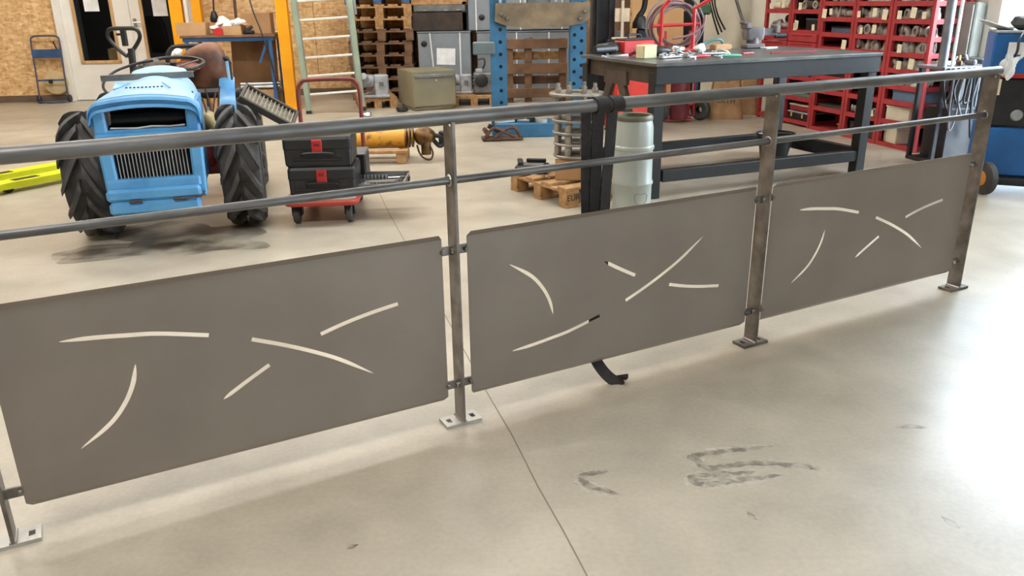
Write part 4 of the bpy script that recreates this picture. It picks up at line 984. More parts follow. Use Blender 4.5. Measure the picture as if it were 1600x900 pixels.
# open socket-set tray, its end resting on the cart deck
ty = thing('socket_tray', 'open steel socket set tray of shiny tools beside the black cases', 'tool tray', ct.matrix_basis @ Vector((0.365, 0.26, 0.19)), R(0))
M_tray = mat('tray_steel', (150, 150, 148), 0.4, 0.6, rgb2=(126, 126, 124))
MB().box((0, 0, 0.004), (0.36, 0.30, 0.008)).box((0, 0.146, 0.035), (0.36, 0.008, 0.07)).box((0, -0.146, 0.022), (0.36, 0.008, 0.045)).box((0.176, 0, 0.03), (0.008, 0.3, 0.06)).box((-0.176, 0, 0.03), (0.008, 0.3, 0.06)).build('shell', M_tray, ty)
MB().box((0, 0, 0.016), (0.345, 0.285, 0.016), bev=0.003).build('insert', mat('dark_foam', (66, 62, 58), 0.9), ty)
for s_ in (-1, 1): MB().box((0.185, s_*0.07, 0.03), (0.012, 0.06, 0.03), bev=0.003).build('catch', M_black, ty)
def tray_tool(i, name, cat, lab, mb, x, y, rz=0):
    o = tag(mb.build(name, M_chrome), lab, cat, 'tools in the socket tray'); o.matrix_world = Matrix.Translation(ty.location) @ T(x, y, 0.0245, 0, 0, rz)
for i in range(8):
    r_ = 0.008+0.0008*i
    tray_tool(i, 'socket', 'socket', '%s chrome socket in the back row of the socket tray' % ORD_L[i], MB().lathe([(r_*0.6, 0.012), (r_*0.6, 0.03), (r_, 0.03), (r_, 0.0), (0, 0)], None, 12), -0.15+0.025*i, 0.105)
for i in range(10):
    r_ = 0.009
    tray_tool(i, 'socket', 'socket', '%s chrome socket in the front row of the socket tray' % ORD_L[i], MB().lathe([(r_*0.6, 0.012), (r_*0.6, 0.026), (r_, 0.026), (r_, 0.0), (0, 0)], None, 12), -0.04+0.021*i, -0.11)
for i in range(4):
    w_ = MB().box((0, 0, 0.005), (0.16+0.02*i, 0.012, 0.007), bev=0.002).lathe([(0.007, 0), (0.014, 0), (0.014, 0.01), (0.007, 0.01), (0.007, 0)], T(0.085+0.01*i, 0, 0), 12).lathe([(0.007, 0), (0.014, 0), (0.014, 0.01), (0.007, 0.01), (0.007, 0)], T(-0.085-0.01*i, 0, 0), 12)
    tray_tool(i, 'spanner', 'spanner', ('shortest chrome spanner in the socket tray', 'short chrome spanner in the socket tray', 'long chrome spanner in the socket tray', 'longest chrome spanner in the socket tray')[i], w_, -0.02+0.01*i, -0.07+0.035*i, 0.12)
tray_tool(0, 'ratchet', 'ratchet', 'chrome ratchet handle at the right of the socket tray', MB().lathe([(0, 0), (0.02, 0), (0.02, 0.02), (0, 0.02)], None, 14).cyl((0.015, 0, 0.01), (-0.1, 0, 0.01), 0.008, 10), 0.14, 0.10, 0.1)

# ------------------------------------------------------------------ yellow hydraulic cylinder on a wooden stand
M_cyl = mat('yellow_hydraulic_paint', (214, 154, 48), 0.45, rgb2=(120, 78, 36), nscale=11, lo=0.32, hi=0.46)
M_brass = mat('greasy_brass', (138, 100, 48), 0.4, 0.6, rgb2=(70, 52, 34), nscale=10)
ws = thing('timber_stand', 'low timber stand under the yellow hydraulic cylinder', 'stand', (-1.14, 7.10, 0), R(2))
for y in (0.0, 0.30):
    MB().box((-0.05, y, 0.105), (0.56, 0.09, 0.03), bev=0.004).build('top_plank', M_wood, ws)
for x in (-0.28, 0.17):
    MB().box((x, 0.15, 0.045), (0.09, 0.38, 0.09), bev=0.004).build('bearer', M_wood, ws)
hc_ = thing('hydraulic_cylinder', 'long yellow hydraulic cylinder with a greasy brass end lying on timber', 'hydraulic cylinder', (-1.14, 7.24, 0.202), R(2))
A = Matrix.Rotation(PI/2, 4, 'Y')
MB().lathe([(0, -0.75), (0.078, -0.75), (0.08, -0.74), (0.08, 0.19), (0.078, 0.2), (0, 0.2)], A, 28).build('barrel', M_cyl, hc_)
for z in (0.205, 0.235, 0.265):
    MB().lathe([(0.06, z-0.012), (0.084, z-0.01), (0.084, z+0.006), (0.06, z+0.01)], A, 28).build('gland_ring', M_brass, hc_)
lump((0.37, 0, 0.01), 0.085, (1.1, 1, 1), 0.12, 61, 20, 14).build('end_joint', M_brass, hc_)
MB().lathe([(0, 0.05), (0.035, 0.05), (0.045, 0.03), (0.045, -0.09), (0, -0.09)], T(0.38, -0.02, -0.06), 16).build('port_elbow', M_brass, hc_)
MB().tube(sm([(0.45, 0, 0.02), (0.52, 0, 0.0), (0.55, 0, -0.04), (0.50, 0, -0.08), (0.43, 0, 0.0)]), 0.02, 8).build('clevis', M_blackmetal, hc_)
MB().box((0.53, 0.03, -0.02), (0.07, 0.06, 0.14), bev=0.01).build('clevis_plate', M_blackmetal, hc_)
MB().tube(sm([(0.30, -0.04, -0.06), (0.32, -0.05, -0.13), (0.36, -0.05, -0.18), (0.42, -0.05, -0.19), (0.44, -0.05, -0.13), (0.41, -0.04, -0.06)]), 0.009, 7).build('hook_rod', M_rust, hc_)
o = tag(MB().tube(sm([(0, 0, 0.03), (0.02, -0.05, 0.1), (0.04, 0, 0.16), (0.05, 0.05, 0.08), (0.03, 0.08, 0.02)]), 0.014, 8).build('iron_hook', M_brass), 'small brass coloured hook on the floor left of the black cases', 'hook'); o.location = (-1.68, 6.3, 0)

# ------------------------------------------------------------------ small pallet with flange stack, drum
sp_ = thing('wooden_pallet', 'pale half pallet near the railing carrying a flange stack', 'pallet', (0.446, 5.823, 0), R(-58))
pallet_parts(sp_, 0.72, 0.60, 0.14, M_wood, 0.9, 4)
text('EUR', 0.06, M_void, sp_, (0.36, -0.235, 0.07), (PI/2, 0, PI/2), 'stamp').location = (0.361, -0.24, 0.068)
bx = thing('carton', 'cardboard carton with a white label under the flange stack', 'box', (0.475, 5.745, 0.14), R(-14))
MB().box((0, 0, 0.075), (0.26, 0.24, 0.15), bev=0.004).build('body', M_card, bx)
MB().box((-0.131, -0.03, 0.075), (0.003, 0.12, 0.09)).build('label', M_paper, bx)
for s_ in (-1, 1): MB().box((0, s_*0.06, 0.1525), (0.262, 0.118, 0.004), (s_*R(2), 0, 0)).build('flap', M_paper if s_ < 0 else M_card, bx)
fs_ = thing('flange_stack', 'tall stack of pale steel flanges held apart by bolts', 'flange stack', (0.475, 5.745, 0.297), 0)
M_fl = mat('zinc_flange', (176, 170, 160), 0.42, 0.7, rgb2=(140, 134, 124), nscale=12)
for i, (z, r_) in enumerate(((0.0, 0.165), (0.085, 0.165), (0.165, 0.17), (0.25, 0.175), (0.335, 0.178), (0.43, 0.195))):
    MB().lathe([(0.06, 0), (r_-0.004, 0), (r_, 0.004), (r_, 0.014), (r_-0.004, 0.018), (0.06, 0.018), (0.06, 0)], T(0, 0, z), 32).build('flange', M_fl, fs_)
for k in range(8):
    a = 2*PI*k/8+0.3; x, y = 0.14*math.cos(a), 0.14*math.sin(a)
    MB().cyl((x, y, 0), (x, y, 0.505), 0.013, 10).build('stud', M_fl, fs_)
    for z in (0.018, 0.103, 0.183, 0.268, 0.353):
        MB().lathe([(0.014, 0), (0.024, 0), (0.024, 0.05), (0.014, 0.05)], T(x, y, z+0.005), 8).build('spacer', M_fl, fs_)
    MB().lathe([(0.013, 0), (0.022, 0), (0.022, 0.022), (0.013, 0.022)], T(x, y, 0.45), 6).build('nut', M_fl, fs_)
bc = thing('tool_case', 'small black tool case open at the corner of the half pallet', 'tool case', (0.165, 5.94, 0.14), R(-10))
MB().box((0, 0, 0.03), (0.24, 0.17, 0.06), bev=0.01).build('shell', M_black, bc)
MB().box((0, -0.02, 0.063), (0.18, 0.10, 0.006), bev=0.002).build('tray', M_grey, bc)
MB().box((-0.09, 0.0, 0.075), (0.04, 0.15, 0.03), (0, 0, 0.2), bev=0.006).box((0.02, 0.075, 0.075), (0.15, 0.025, 0.03), bev=0.006).build('strap_handle', M_black, bc)
for i, (x, y) in enumerate(((0.24, 5.74), (0.28, 5.70))):
    o = tag(MB().lathe([(0.007, 0), (0.013, 0), (0.013, 0.022), (0.007, 0.022), (0.007, 0)], None, 6).build('hex_nut', M_chrome), ('shiny hex nut on the half pallet, nearer the tool case', 'shiny hex nut on the half pallet, nearer the carton')[i], 'nut'); o.location = (x, y, 0.14)

M_drum = mat('pale_grey_drum', (166, 172, 164), 0.38, rgb2=(150, 156, 148), nscale=4, coat=0.2)
dm = thing('steel_drum', 'tall pale grey steel drum standing against the bench leg', 'drum', (0.825, 5.33, 0), 0)
MB().lathe([(0, 0), (0.125, 0), (0.135, 0.008), (0.135, 0.02), (0.13, 0.03), (0.132, 0.175), (0.139, 0.185), (0.139, 0.198), (0.132, 0.208), (0.13, 0.41), (0.138, 0.42), (0.138, 0.435), (0.13, 0.445), (0.128, 0.56), (0.118, 0.605), (0.105, 0.61)], None, 40).build('body', M_drum, dm)
MB().lathe([(0.10, 0.60), (0.122, 0.605), (0.124, 0.625), (0.116, 0.64), (0.10, 0.635), (0.098, 0.60)], None, 36).build('clamp_ring', mat('olive_ring', (96, 96, 78), 0.5, 0.3), dm)
MB().lathe([(0, 0.612), (0.104, 0.614), (0.104, 0.60)], None, 30).build('lid', M_void, dm)  # black disc painted in for the shade inside the open drum
DM = M_grey
for i in range(9):
    a0, a1 = -PI/2+0.20+0.42*(-0.5+i/9)*1.9, 0
shield = [(-0.05, 0.09), (-0.03, 0.105), (0.0, 0.098), (0.03, 0.105), (0.05, 0.09), (0.042, 0.05), (0.018, 0.028), (0.0, 0.022), (-0.018, 0.028), (-0.042, 0.05)]
MB().tube([(0.1335*math.sin(x/0.1335+0.35), -0.1335*math.cos(x/0.1335+0.35), z+0.03) for x, z in shield], 0.0018, 5, closed=True).build('printed_mark', DM, dm)

# ------------------------------------------------------------------ steel welding bench
M_bench = mat('black_bench_steel', (27, 28, 29), 0.55, 0.0, rgb2=(18, 19, 20), nscale=12, bump=0.05)
M_btop = mat('worn_bench_plate', (112, 116, 116), 0.35, 0.7, rgb2=(86, 90, 92), nscale=6, bump=0.03)
M_brn = mat('brown_bench_end', (86, 74, 64), 0.55, 0.3, rgb2=(66, 58, 50), nscale=8)
BL = Vector((1.025, 5.626, 0)); BA = R(22); BM = Matrix.Translation(BL) @ Matrix.Rotation(BA, 4, 'Z')
bn = thing('welding_bench', 'big black steel welding bench with an A-braced end', 'workbench', BL, BA)
BX, BY, BH = 1.95, 1.06, 0.945
MB().box((BX/2-0.03, BY/2-0.03, BH-0.0125), (BX+0.06, BY+0.06, 0.025), bev=0.003).build('plate_top', M_btop, bn)
MB().box((BX/2-0.03, -0.035, BH-0.077), (BX+0.04, 0.03, 0.13), bev=0.003).build('apron', M_bench, bn)
MB().box((BX/2-0.03, BY-0.06, BH-0.08), (BX, 0.03, 0.11), bev=0.003).build('apron', M_bench, bn)
MB().box((0.0, BY/2-0.03, BH-0.085), (0.03, BY-0.1, 0.12), bev=0.003).build('apron', M_brn, bn)
MB().box((BX-0.06, BY/2-0.03, BH-0.085), (0.03, BY-0.1, 0.12), bev=0.003).build('apron', M_bench, bn)
for x in (0.0, BX-0.045):
    for y in (0.0, BY-0.06):
        MB().box((x+0.0, y+0.02, 0.44), (0.085, 0.085, 0.88), bev=0.004).build('leg', M_bench, bn)
MB().box((BX/2, 0.02, 0.155), (BX-0.13, 0.07, 0.085), bev=0.004).build('stretcher', M_bench, bn)
MB().box((BX/2, BY-0.04, 0.155), (BX-0.13, 0.07, 0.085), bev=0.004).build('stretcher', M_bench, bn)
MB().box((BX-0.045, BY/2, 0.155), (0.075, BY-0.14, 0.11), bev=0.004).build('stretcher', M_bench, bn)
for s_ in (-1, 1):
    MB().bar((-0.01, 0.56+s_*0.05, 0.83), (-0.01, 0.56+s_*0.42, 0.12), 0.035, 0.085, 0.003).build('brace', M_brn, bn)
MB().box((-0.012, 0.56, 0.81), (0.03, 0.34, 0.10), bev=0.003).build('gusset', M_brn, bn)
def onb(o, x, y, z=0.0, rz=0.0, rx=0.0, ry=0.0): o.matrix_world = BM @ T(x, y, BH+z, rx, ry, rz); return o
def bt(x, y, name, label, cat, rz=0.0, z=0.0, group=None):
    o = thing(name, label, cat, BM @ Vector((x, y, BH+z)), BA+rz, group); return o
# bar propped at the bench end, stray tag
tag(MB().cyl((0, 0, 0), (0.06, 0.05, 0.66), 0.014, 10).build('steel_rod', M_lgrey), 'pale steel rod propped against the left end of the welding bench', 'rod').location = BM @ Vector((-0.16, 0.62, 0.12))
bpy.data.objects['steel_rod'].location.z = 0.0
# tools on the plate
o = bt(0.38, 0.98, 'tool_chest', 'small red tool chest at the back left of the welding bench', 'tool box', 0.1)
MB().box((0, 0, 0.05), (0.30, 0.14, 0.10), bev=0.008).build('body', mat('bright_red_case', (206, 42, 36), 0.45), o)
MB().box((0, 0, 0.108), (0.29, 0.13, 0.015), bev=0.005).build('lid', M_black, o); MB().tube(sm([(-0.06, 0, 0.115), (-0.05, 0, 0.14), (0.05, 0, 0.14), (0.06, 0, 0.115)]), 0.008, 7).build('handle', M_black, o)
o = bt(0.06, 0.90, 'angle_grinder', 'black angle grinder at the far left of the welding bench', 'grinder', 0.4)
MB().lathe([(0, -0.12), (0.03, -0.12), (0.034, -0.02), (0.03, 0.06), (0.036, 0.12), (0, 0.13)], T(0, 0, 0.042, 0, PI/2), 14).build('motor_body', M_black, o)
MB().box((0.15, 0, 0.04), (0.07, 0.06, 0.05), bev=0.01).build('gear_head', M_grey, o); MB().lathe([(0, 0), (0.058, 0), (0.058, 0.004), (0, 0.006)], T(0.15, 0, 0.008), 20).build('disc', M_rust, o)
MB().cyl((0.15, 0.03, 0.045), (0.15, 0.12, 0.05), 0.014, 10).build('side_handle', M_black, o)
o = tag(MB().tube(sm([(0, 0, 0.015), (0.05, 0.02, 0.03), (0.09, -0.02, 0.05), (0.13, 0.03, 0.04), (0.10, 0.06, 0.02), (0.04, 0.04, 0.05), (0.02, -0.02, 0.03)]), 0.014, 8).build('red_cable', mat('dark_red_cable', (158, 40, 46), 0.5)), 'bunched dark red cable beside the cream roll on the welding bench', 'cable'); onb(o, 0.12, 0.60)
tag(onb(MB().box((0, 0, 0.006), (0.30, 0.035, 0.012), bev=0.003).cyl((-0.1, 0, 0.01), (-0.1, 0, 0.025), 0.01, 8).build('flat_bar', M_chrome), 0.08, 0.74, 0, 0.35), 'bright flat steel bar near the left edge of the welding bench', 'steel bar')
cr = bt(0.14, 0.40, 'masking_roll', 'cream coloured block roll standing at the left of the welding bench', 'roll', 0.2)
MB().box((0, 0, 0.048), (0.13, 0.09, 0.096), bev=0.006).build('body', mat('cream_paper', (226, 216, 170), 0.7), cr)
MB().lathe([(0, 0.006), (0.03, 0.006), (0.035, 0)], T(0, 0, 0.095), 16).build('core', M_card, cr)
def pliers(x, y, rz, m, label):
    p = bt(x, y, 'pliers', label, 'pliers', rz, 0.0, 'pliers on the welding bench')
    for s_ in (-1, 1):
        MB().tube(sm([(0, 0, 0.012), (0.05, s_*0.012, 0.013), (0.10, s_*0.025, 0.013), (0.15, s_*0.022, 0.013)]), 0.009, 7).build('grip', m, p)
        MB().tube([(0.0, 0, 0.012), (-0.03, s_*0.012, 0.012), (-0.06, s_*0.002, 0.012)], 0.007, 6).build('jaw', M_chrome, p)
    MB().lathe([(0, 0.02), (0.011, 0.02), (0.013, 0.0)], None, 10).build('pivot', M_chrome, p)
pliers(0.42, 0.20, 0.3, M_red, 'red handled pliers on the welding bench'); pliers(0.62, 0.16, -0.2, mat('mint_grip', (110, 190, 168), 0.5), 'mint green handled pliers on the welding bench')
for i, (x, y, a, l_) in enumerate(((0.28, 0.28, 0.2, 0.20), (0.36, 0.36, -0.3, 0.16), (0.50, 0.36, 0.6, 0.2), (0.70, 0.34, -0.4, 0.22), (0.80, 0.40, 0.3, 0.18))):
    lab = ('first bright clamp right of the cream roll on the welding bench', 'short bright clamp behind the red pliers on the welding bench', 'bright clamp between the red and mint pliers', 'bright clamp right behind the mint pliers', 'rightmost bright clamp on the welding bench')[i]
    o = bt(x, y, 'grip_clamp', lab, 'clamp', a, 0, 'bright clamps on the welding bench')
    MB().box((0, 0, 0.014), (l_, 0.022, 0.02), bev=0.005).build('arm', M_chrome, o); MB().tube(sm([(l_*0.4, 0, 0.014), (l_*0.5, 0.03, 0.02), (l_*0.3, 0.05, 0.035), (0, 0.03, 0.03)]), 0.008, 6).build('lever', M_chrome, o)
    MB().box((-l_*0.5, 0, 0.02), (0.03, 0.04, 0.035), bev=0.006).build('jaw', M_lgrey, o)
tag(onb(MB().cyl((0, 0, 0.008), (0.12, 0, 0.008), 0.008, 8).lathe([(0, 0), (0.012, 0), (0.012, 0.016), (0, 0.016)], None, 10).build('red_scriber', M_red), 0.95, 0.34, 0, 0.2), 'short red marker lying on the welding bench', 'marker')
tag(onb(MB().box((0, 0, 0.007), (0.42, 0.016, 0.014), bev=0.002).box((0.19, 0, 0.016), (0.04, 0.018, 0.006), bev=0.002).build('red_bar', mat('dull_red_bar', (150, 48, 50), 0.5)), 1.40, 0.30, 0, -0.05), 'long thin red bar lying on the right half of the welding bench', 'bar')
tag(onb(MB().box((0, 0, 0.02), (0.16, 0.09, 0.04), bev=0.004).box((0, 0, 0.042), (0.15, 0.03, 0.004)).build('small_carton', M_card), 1.20, 0.96), 'small flat carton at the back of the welding bench', 'box')
tag(onb(MB().box((0, 0, 0.006), (0.15, 0.07, 0.012), (0, 0, 0.2), bev=0.004).build('cloth_scrap', M_rag), 1.62, 0.86), 'white paper scrap beside the vise', 'paper')
tag(onb(MB().tube(sm([(0, 0, 0.02), (0.08, 0.02, 0.06), (0.2, 0, 0.08), (0.26, 0.03, 0.03)]), 0.012, 7).build('teal_strap', mat('teal_strap', (84, 128, 130), 0.6)), 1.00, 0.98), 'teal strap lying behind the hose coil on the bench', 'strap')
o = tag(lump((0, 0, 0.035), 0.07, (1.5, 0.9, 0.5), 0.3, 95).build('tool_pouch', M_black), 'black soft tool pouch right behind the cream roll', 'pouch'); onb(o, 0.36, 0.60)
o = tag(lump((0, 0, 0.05), 0.08, (1.3, 0.8, 0.65), 0.3, 96).build('leather_glove', M_black), 'black work glove between the grinder and the red chest', 'glove'); onb(o, 0.17, 1.0)
# vise
vs = bt(1.52, 0.95, 'bench_vise', 'grey cast bench vise at the back of the welding bench', 'vise', -0.25)
M_vise = mat('grey_cast_iron', (120, 112, 112), 0.5, 0.4, rgb2=(96, 90, 90), nscale=10)
MB().box((0, 0, 0.02), (0.17, 0.13, 0.04), bev=0.01).cyl((0, 0, 0.03), (0, 0, 0.09), 0.055, 16).build('base', M_vise, vs)
MB().loft([rrect(0.16, 0.10, 0.03, 0.07), rrect(0.18, 0.11, 0.03, 0.12), rrect(0.16, 0.10, 0.02, 0.17)], True).box((-0.07, 0, 0.185), (0.05, 0.13, 0.05), bev=0.008).build('body', M_vise, vs)
MB().box((0.13, 0, 0.13), (0.14, 0.07, 0.06), bev=0.01).box((0.19, 0, 0.155), (0.04, 0.12, 0.07), bev=0.008).build('sliding_jaw', M_vise, vs)
MB().cyl((0.19, 0, 0.10), (0.29, 0, 0.10), 0.022, 12).build('screw', M_black, vs); MB().cyl((-0.10, -0.05, 0.21), (-0.10, 0.05, 0.21), 0.012, 8).build('anvil_pin', M_vise, vs)
# hose coil on a red stand
rl = bt(0.78, 1.0, 'hose_reel', 'red stand with a coil of pinkish twin hose on the welding bench', 'hose reel', -0.2)
M_hose = mat('pink_grey_hose', (150, 104, 104), 0.5, rgb2=(126, 92, 94), nscale=12)
M_hose2 = mat('grey_hose', (120, 116, 118), 0.5)
for x in (-0.13, 0.15):
    MB().tube([(x, 0, 0), (x, 0, 0.33), (x+0.05+0.07*(x > 0), -0.03, 0.40)], 0.017, 8).build('upright', M_red, rl)
MB().cyl((-0.20, 0, 0.20), (0.20, 0, 0.21), 0.013, 8).build('cross_bar', M_red, rl)
MB().box((0.01, 0, 0.008), (0.36, 0.2, 0.016), bev=0.004).build('base', M_red, rl)
rnd = random.Random(5)
for k in range(7):
    r_ = 0.15+0.016*k; cx = 0.01+rnd.uniform(-.02, .02); cz = 0.185+rnd.uniform(-.01, .02); ph = rnd.uniform(0, 6)
    MB().tube([(cx+r_*math.cos(t)*1.02, 0.05+0.012*(k % 3)+0.02*math.sin(2*t+ph), max(0.012, cz+r_*0.93*math.sin(t)*(1+0.05*math.sin(t*2+ph)+0.06*math.sin(3*t+ph)))) for t in [2*PI*i/36 for i in range(36)]], 0.008, 7, closed=True).build('hose_loop', M_hose if k % 3 else M_hose2, rl)
MB().tube(sm([(-0.05, -0.06, 0.10), (0.1, -0.07, 0.13), (0.2, -0.07, 0.2), (0.22, -0.06, 0.28)]), 0.0095, 7).build('hose_end', M_hose, rl)
for i, (dx, s_) in enumerate(((-0.02, 0.045), (0.05, 0.05))):
    o = tag(lump((0, 0, 0.03), s_, (1.2, 0.8, 0.7), 0.3, 80+i).build('crumpled_bag', M_rag if i else M_chrome), ('crumpled clear wrapping below the hose coil', 'white crumpled cloth under the hose coil')[i], 'wrapping'); onb(o, 0.70+dx*3, 0.76, 0.0)

# under and behind the bench
bk = thing('black_bucket', 'black tapered bucket on the floor inside the welding bench frame', 'bucket', (2.30, 6.93, 0), 0)
MB().lathe([(0, 0.004), (0.10, 0.004), (0.105, 0.0), (0.155, 0.25), (0.165, 0.25), (0.165, 0.235), (0.15, 0.225), (0.10, 0.01)], None, 28).build('shell', M_black, bk)
MB().tube([(0.16*math.cos(t), 0.05*math.sin(t)-0.0, 0.24+0.0*math.sin(t)) for t in [PI*i/12 for i in range(13)]], 0.004, 6).build('bail', M_grey, bk)
# red hand truck
tk = thing('hand_truck', 'red tubular hand truck with dark tyres parked behind the welding bench', 'hand truck', (2.0, 9.45, 0), R(8))
for x in (-0.19, 0.10, 0.165): MB().tube(sm([(x, 0.02, 0.05), (x, 0.06, 0.6), (x, 0.12, 1.0)]), 0.014, 8).build('upright', M_red, tk)
for z in (0.18, 0.54, 0.85): MB().cyl((-0.19, 0.03+0.05*z, z), (0.165, 0.03+0.05*z, z), 0.012, 8).build('cross_tube', M_red, tk)
MB().box((-0.05, -0.04, 0.03), (0.34, 0.16, 0.01), bev=0.002).build('toe_plate', M_red, tk)
for x in (-0.25, 0.24):
    MB().lathe([(0.04, -0.035), (0.10, -0.04), (0.125, -0.02), (0.125, 0.02), (0.10, 0.04), (0.04, 0.035)], T(x, 0.0, 0.125, 0, PI/2, 0.6), 24).build('tyre', M_rubber, tk)
gb_ = thing('gas_cylinder', 'burgundy gas cylinder standing on the red hand truck', 'gas cylinder', (1.955, 9.345, 0.04), 0)
M_burg = mat('burgundy_paint', (110, 40, 46), 0.5, rgb2=(90, 34, 40), nscale=6)
MB().lathe([(0, 0), (0.10, 0), (0.105, 0.01), (0.105, 0.62), (0.09, 0.70), (0.045, 0.75), (0.03, 0.80), (0, 0.80)], None, 24).build('bottle', M_burg, gb_)
MB().cyl((0, 0, 0.80), (0, 0, 0.86), 0.02, 10).build('valve', M_brass, gb_)
tag(MB().box((0, 0, 0.30), (0.05, 0.05, 0.60), bev=0.006).box((0, 0, 0.61), (0.07, 0.07, 0.03), bev=0.006).box((0, 0, 0.01), (0.16, 0.16, 0.02), bev=0.004).build('blue_post', M_bblue), 'short blue steel post standing behind the welding bench', 'post').location = (2.26, 9.9, 0)
# paper sacks
M_kraft = mat('kraft_paper', (176, 140, 100), 0.8, rgb2=(150, 116, 80), nscale=8, bump=0.3, bscale=9)
def sack(label, x, y, rz, w, d, h, seed):
    s_ = thing('paper_sack', label, 'paper sack', (x, y, 0), rz, 'paper sacks behind the bench'); rnd = random.Random(seed); rings = []
    for i in range(9):
        f = i/8; n = 20; ring = []
        for k in range(n):
            a = 2*PI*k/n; ca, sa = math.cos(a), math.sin(a)
            sx = w/2*(1.05-0.25*f)*math.copysign(abs(ca)**0.5, ca)*(1+rnd.uniform(-.04, .04)); sy = d/2*(1.1-0.5*f)*math.copysign(abs(sa)**0.6, sa)*(1+rnd.uniform(-.05, .05))
            ring.append((sx, sy, h*f*(1+(0.10*rnd.uniform(-1, 1) if i > 6 else 0))))
        rings.append(ring)
    m = MB().loft(rings, False, True); m.add(rings[0], [tuple(range(20))])
    m.build('paper_bag', M_kraft, s_); return s_
s1 = sack('tall brown paper sack with printed lettering behind the bench', 2.56, 9.62, R(-8), 0.40, 0.26, 0.46, 1)
text('WÜRTH', 0.085, mat('dark_print', (70, 48, 40), 0.7), s1, (-0.06, -0.143, 0.22), (PI/2, 0.06, 0))
sack('narrow brown paper sack beside the red rack', 2.93, 9.95, R(-12), 0.24, 0.2, 0.55, 2)
tag(lump((0, 0, 0.14), 0.13, (1.2, 0.9, 1.0), 0.2, 90, 22, 14).build('brown_sack', M_brownbox), 'dark brown lumpy sack on the floor beside the paper sack', 'sack').location = (2.70, 10.04, 0)
# drill press column, lamp and boards behind the bench
dp = thing('drill_press', 'black drill press column standing behind the blue press', 'drill press', (1.06, 9.42, 0), 0)
MB().box((0, 0, 0.05), (0.32, 0.45, 0.10), bev=0.012).build('base', M_blackmetal, dp)
MB().box((0.0, 0.05, 0.98), (0.25, 0.3, 1.78), bev=0.02).build('column', M_blackmetal, dp)
for x in (-0.07, 0.07): MB().box((x, -0.11, 1.1), (0.03, 0.03, 1.5), bev=0.004).build('slideway', M_black, dp)
MB().box((0.28, -0.12, 0.91), (0.5, 0.34, 0.06), bev=0.012).build('table', M_blackmetal, dp)
MB().lathe([(0, 0), (0.05, 0), (0.05, 0.08), (0, 0.08)], T(0.18, -0.15, 0.94), 16).build('table_vise', M_grey, dp)
MB().box((0.0, -0.05, 1.95), (0.4, 0.6, 0.35), bev=0.03).build('head', M_blackmetal, dp)
lm = thing('bench_lamp', 'black jointed machine lamp arm above the red tool chest', 'lamp', (1.50, 9.5, 0), 0)
MB().cyl((0, 0, 0.0), (0, 0, 0.92), 0.03, 12).lathe([(0, 0), (0.13, 0), (0.13, 0.02), (0, 0.03)], None, 20).build('stand', M_blackmetal, lm)
MB().tube(sm([(0.02, 0, 0.92), (0.0, 0, 1.05), (-0.03, 0, 1.15), (0.03, 0, 1.25), (0.04, 0, 1.45), (-0.02, 0, 1.55)]), 0.032, 9).build('arm', M_blackmetal, lm)
MB().lathe([(0, 0.14), (0.05, 0.13), (0.085, 0.06), (0.09, 0.0), (0.08, 0.0), (0, 0.02)], T(-0.01, -0.02, 1.04), 18).build('joint_housing', M_black, lm)
MB().box((0.03, 0, 0.97), (0.14, 0.12, 0.12), bev=0.012).build('gear_box', M_black, lm)
def sheet(label, x, y, rz, w, h, m, lean=8, z=0.0):
    o = tag(MB().box((0, 0, h/2), (w, 0.018, h), bev=0.003).build('leaning_board', m), label, 'board', 'boards behind the welding bench'); o.location = (x, y, z); o.rotation_euler = (R(-lean), 0, rz); return o
sheet('tan fibreboard sheet leaning behind the hose coil', 1.80, 9.9, R(3), 0.62, 1.7, mat('tan_fibreboard', (206, 160, 108), 0.7, rgb2=(190, 144, 94), nscale=2))
sheet('brown plank board leaning left of the tan sheet', 1.28, 10.1, R(0), 0.40, 1.6, M_woodold, 6)
tag(MB().box((0, 0, 0.01), (0.22, 0.05, 0.02), bev=0.004).box((0, 0, 0.2), (0.03, 0.03, 0.4), bev=0.003).box((0, 0.02, 0.25), (0.16, 0.03, 0.14), bev=0.004).build('wood_offcut', mat('pale_offcut', (210, 190, 160), 0.7)), 'pale wooden offcut upright left of the machine lamp', 'offcut').location = (1.30, 9.6, 0.87)
bpy.data.objects['wood_offcut'].location = (1.245, 9.16, 0.94)
gm = thing('pillar_machine', 'dark pillar machine with a green head behind the hose coil', 'machine', (2.22, 10.6, 0), R(-10))
MB().box((0, 0, 0.6), (0.30, 0.3, 1.2), bev=0.02).build('pedestal', M_blackmetal, gm)
MB().box((-0.1, 0, 1.42), (0.42, 0.28, 0.36), bev=0.03).build('motor_head', M_blackmetal, gm)
MB().box((0.24, -0.02, 1.22), (0.16, 0.16, 0.13), bev=0.02).build('green_head', mat('machine_green', (80, 112, 84), 0.5), gm)
MB().box((0.22, 0.08, 1.1), (0.07, 0.07, 2.2), bev=0.006).build('pillar', M_black, gm)
for k in range(2): MB().box((-0.12+0.07*k, -0.145, 1.36), (0.022, 0.006, 0.05)).build('label_plate', M_paper, gm)
# cable bundle hanging on the cream wall
wc = thing('cable_bundle', 'black cables hanging down the cream wall beside the red racks', 'cables', (0, 0, 0))
for k in range(3):
    MB().tube(sm([(2.60+0.05*k, 10.9, 2.6), (2.58+0.04*k, 10.9, 1.5), (2.62+0.03*k, 10.85, 1.2), (2.72+0.04*k, 10.8, 0.9+0.03*k)]), 0.011, 7).build('cable', M_black, wc)
tag(MB().cyl((2.70, 10.9, 1.9), (3.02, 10.7, 1.0), 0.02, 8).build('slanting_pipe', M_grey), 'grey pipe slanting down the cream wall', 'pipe')

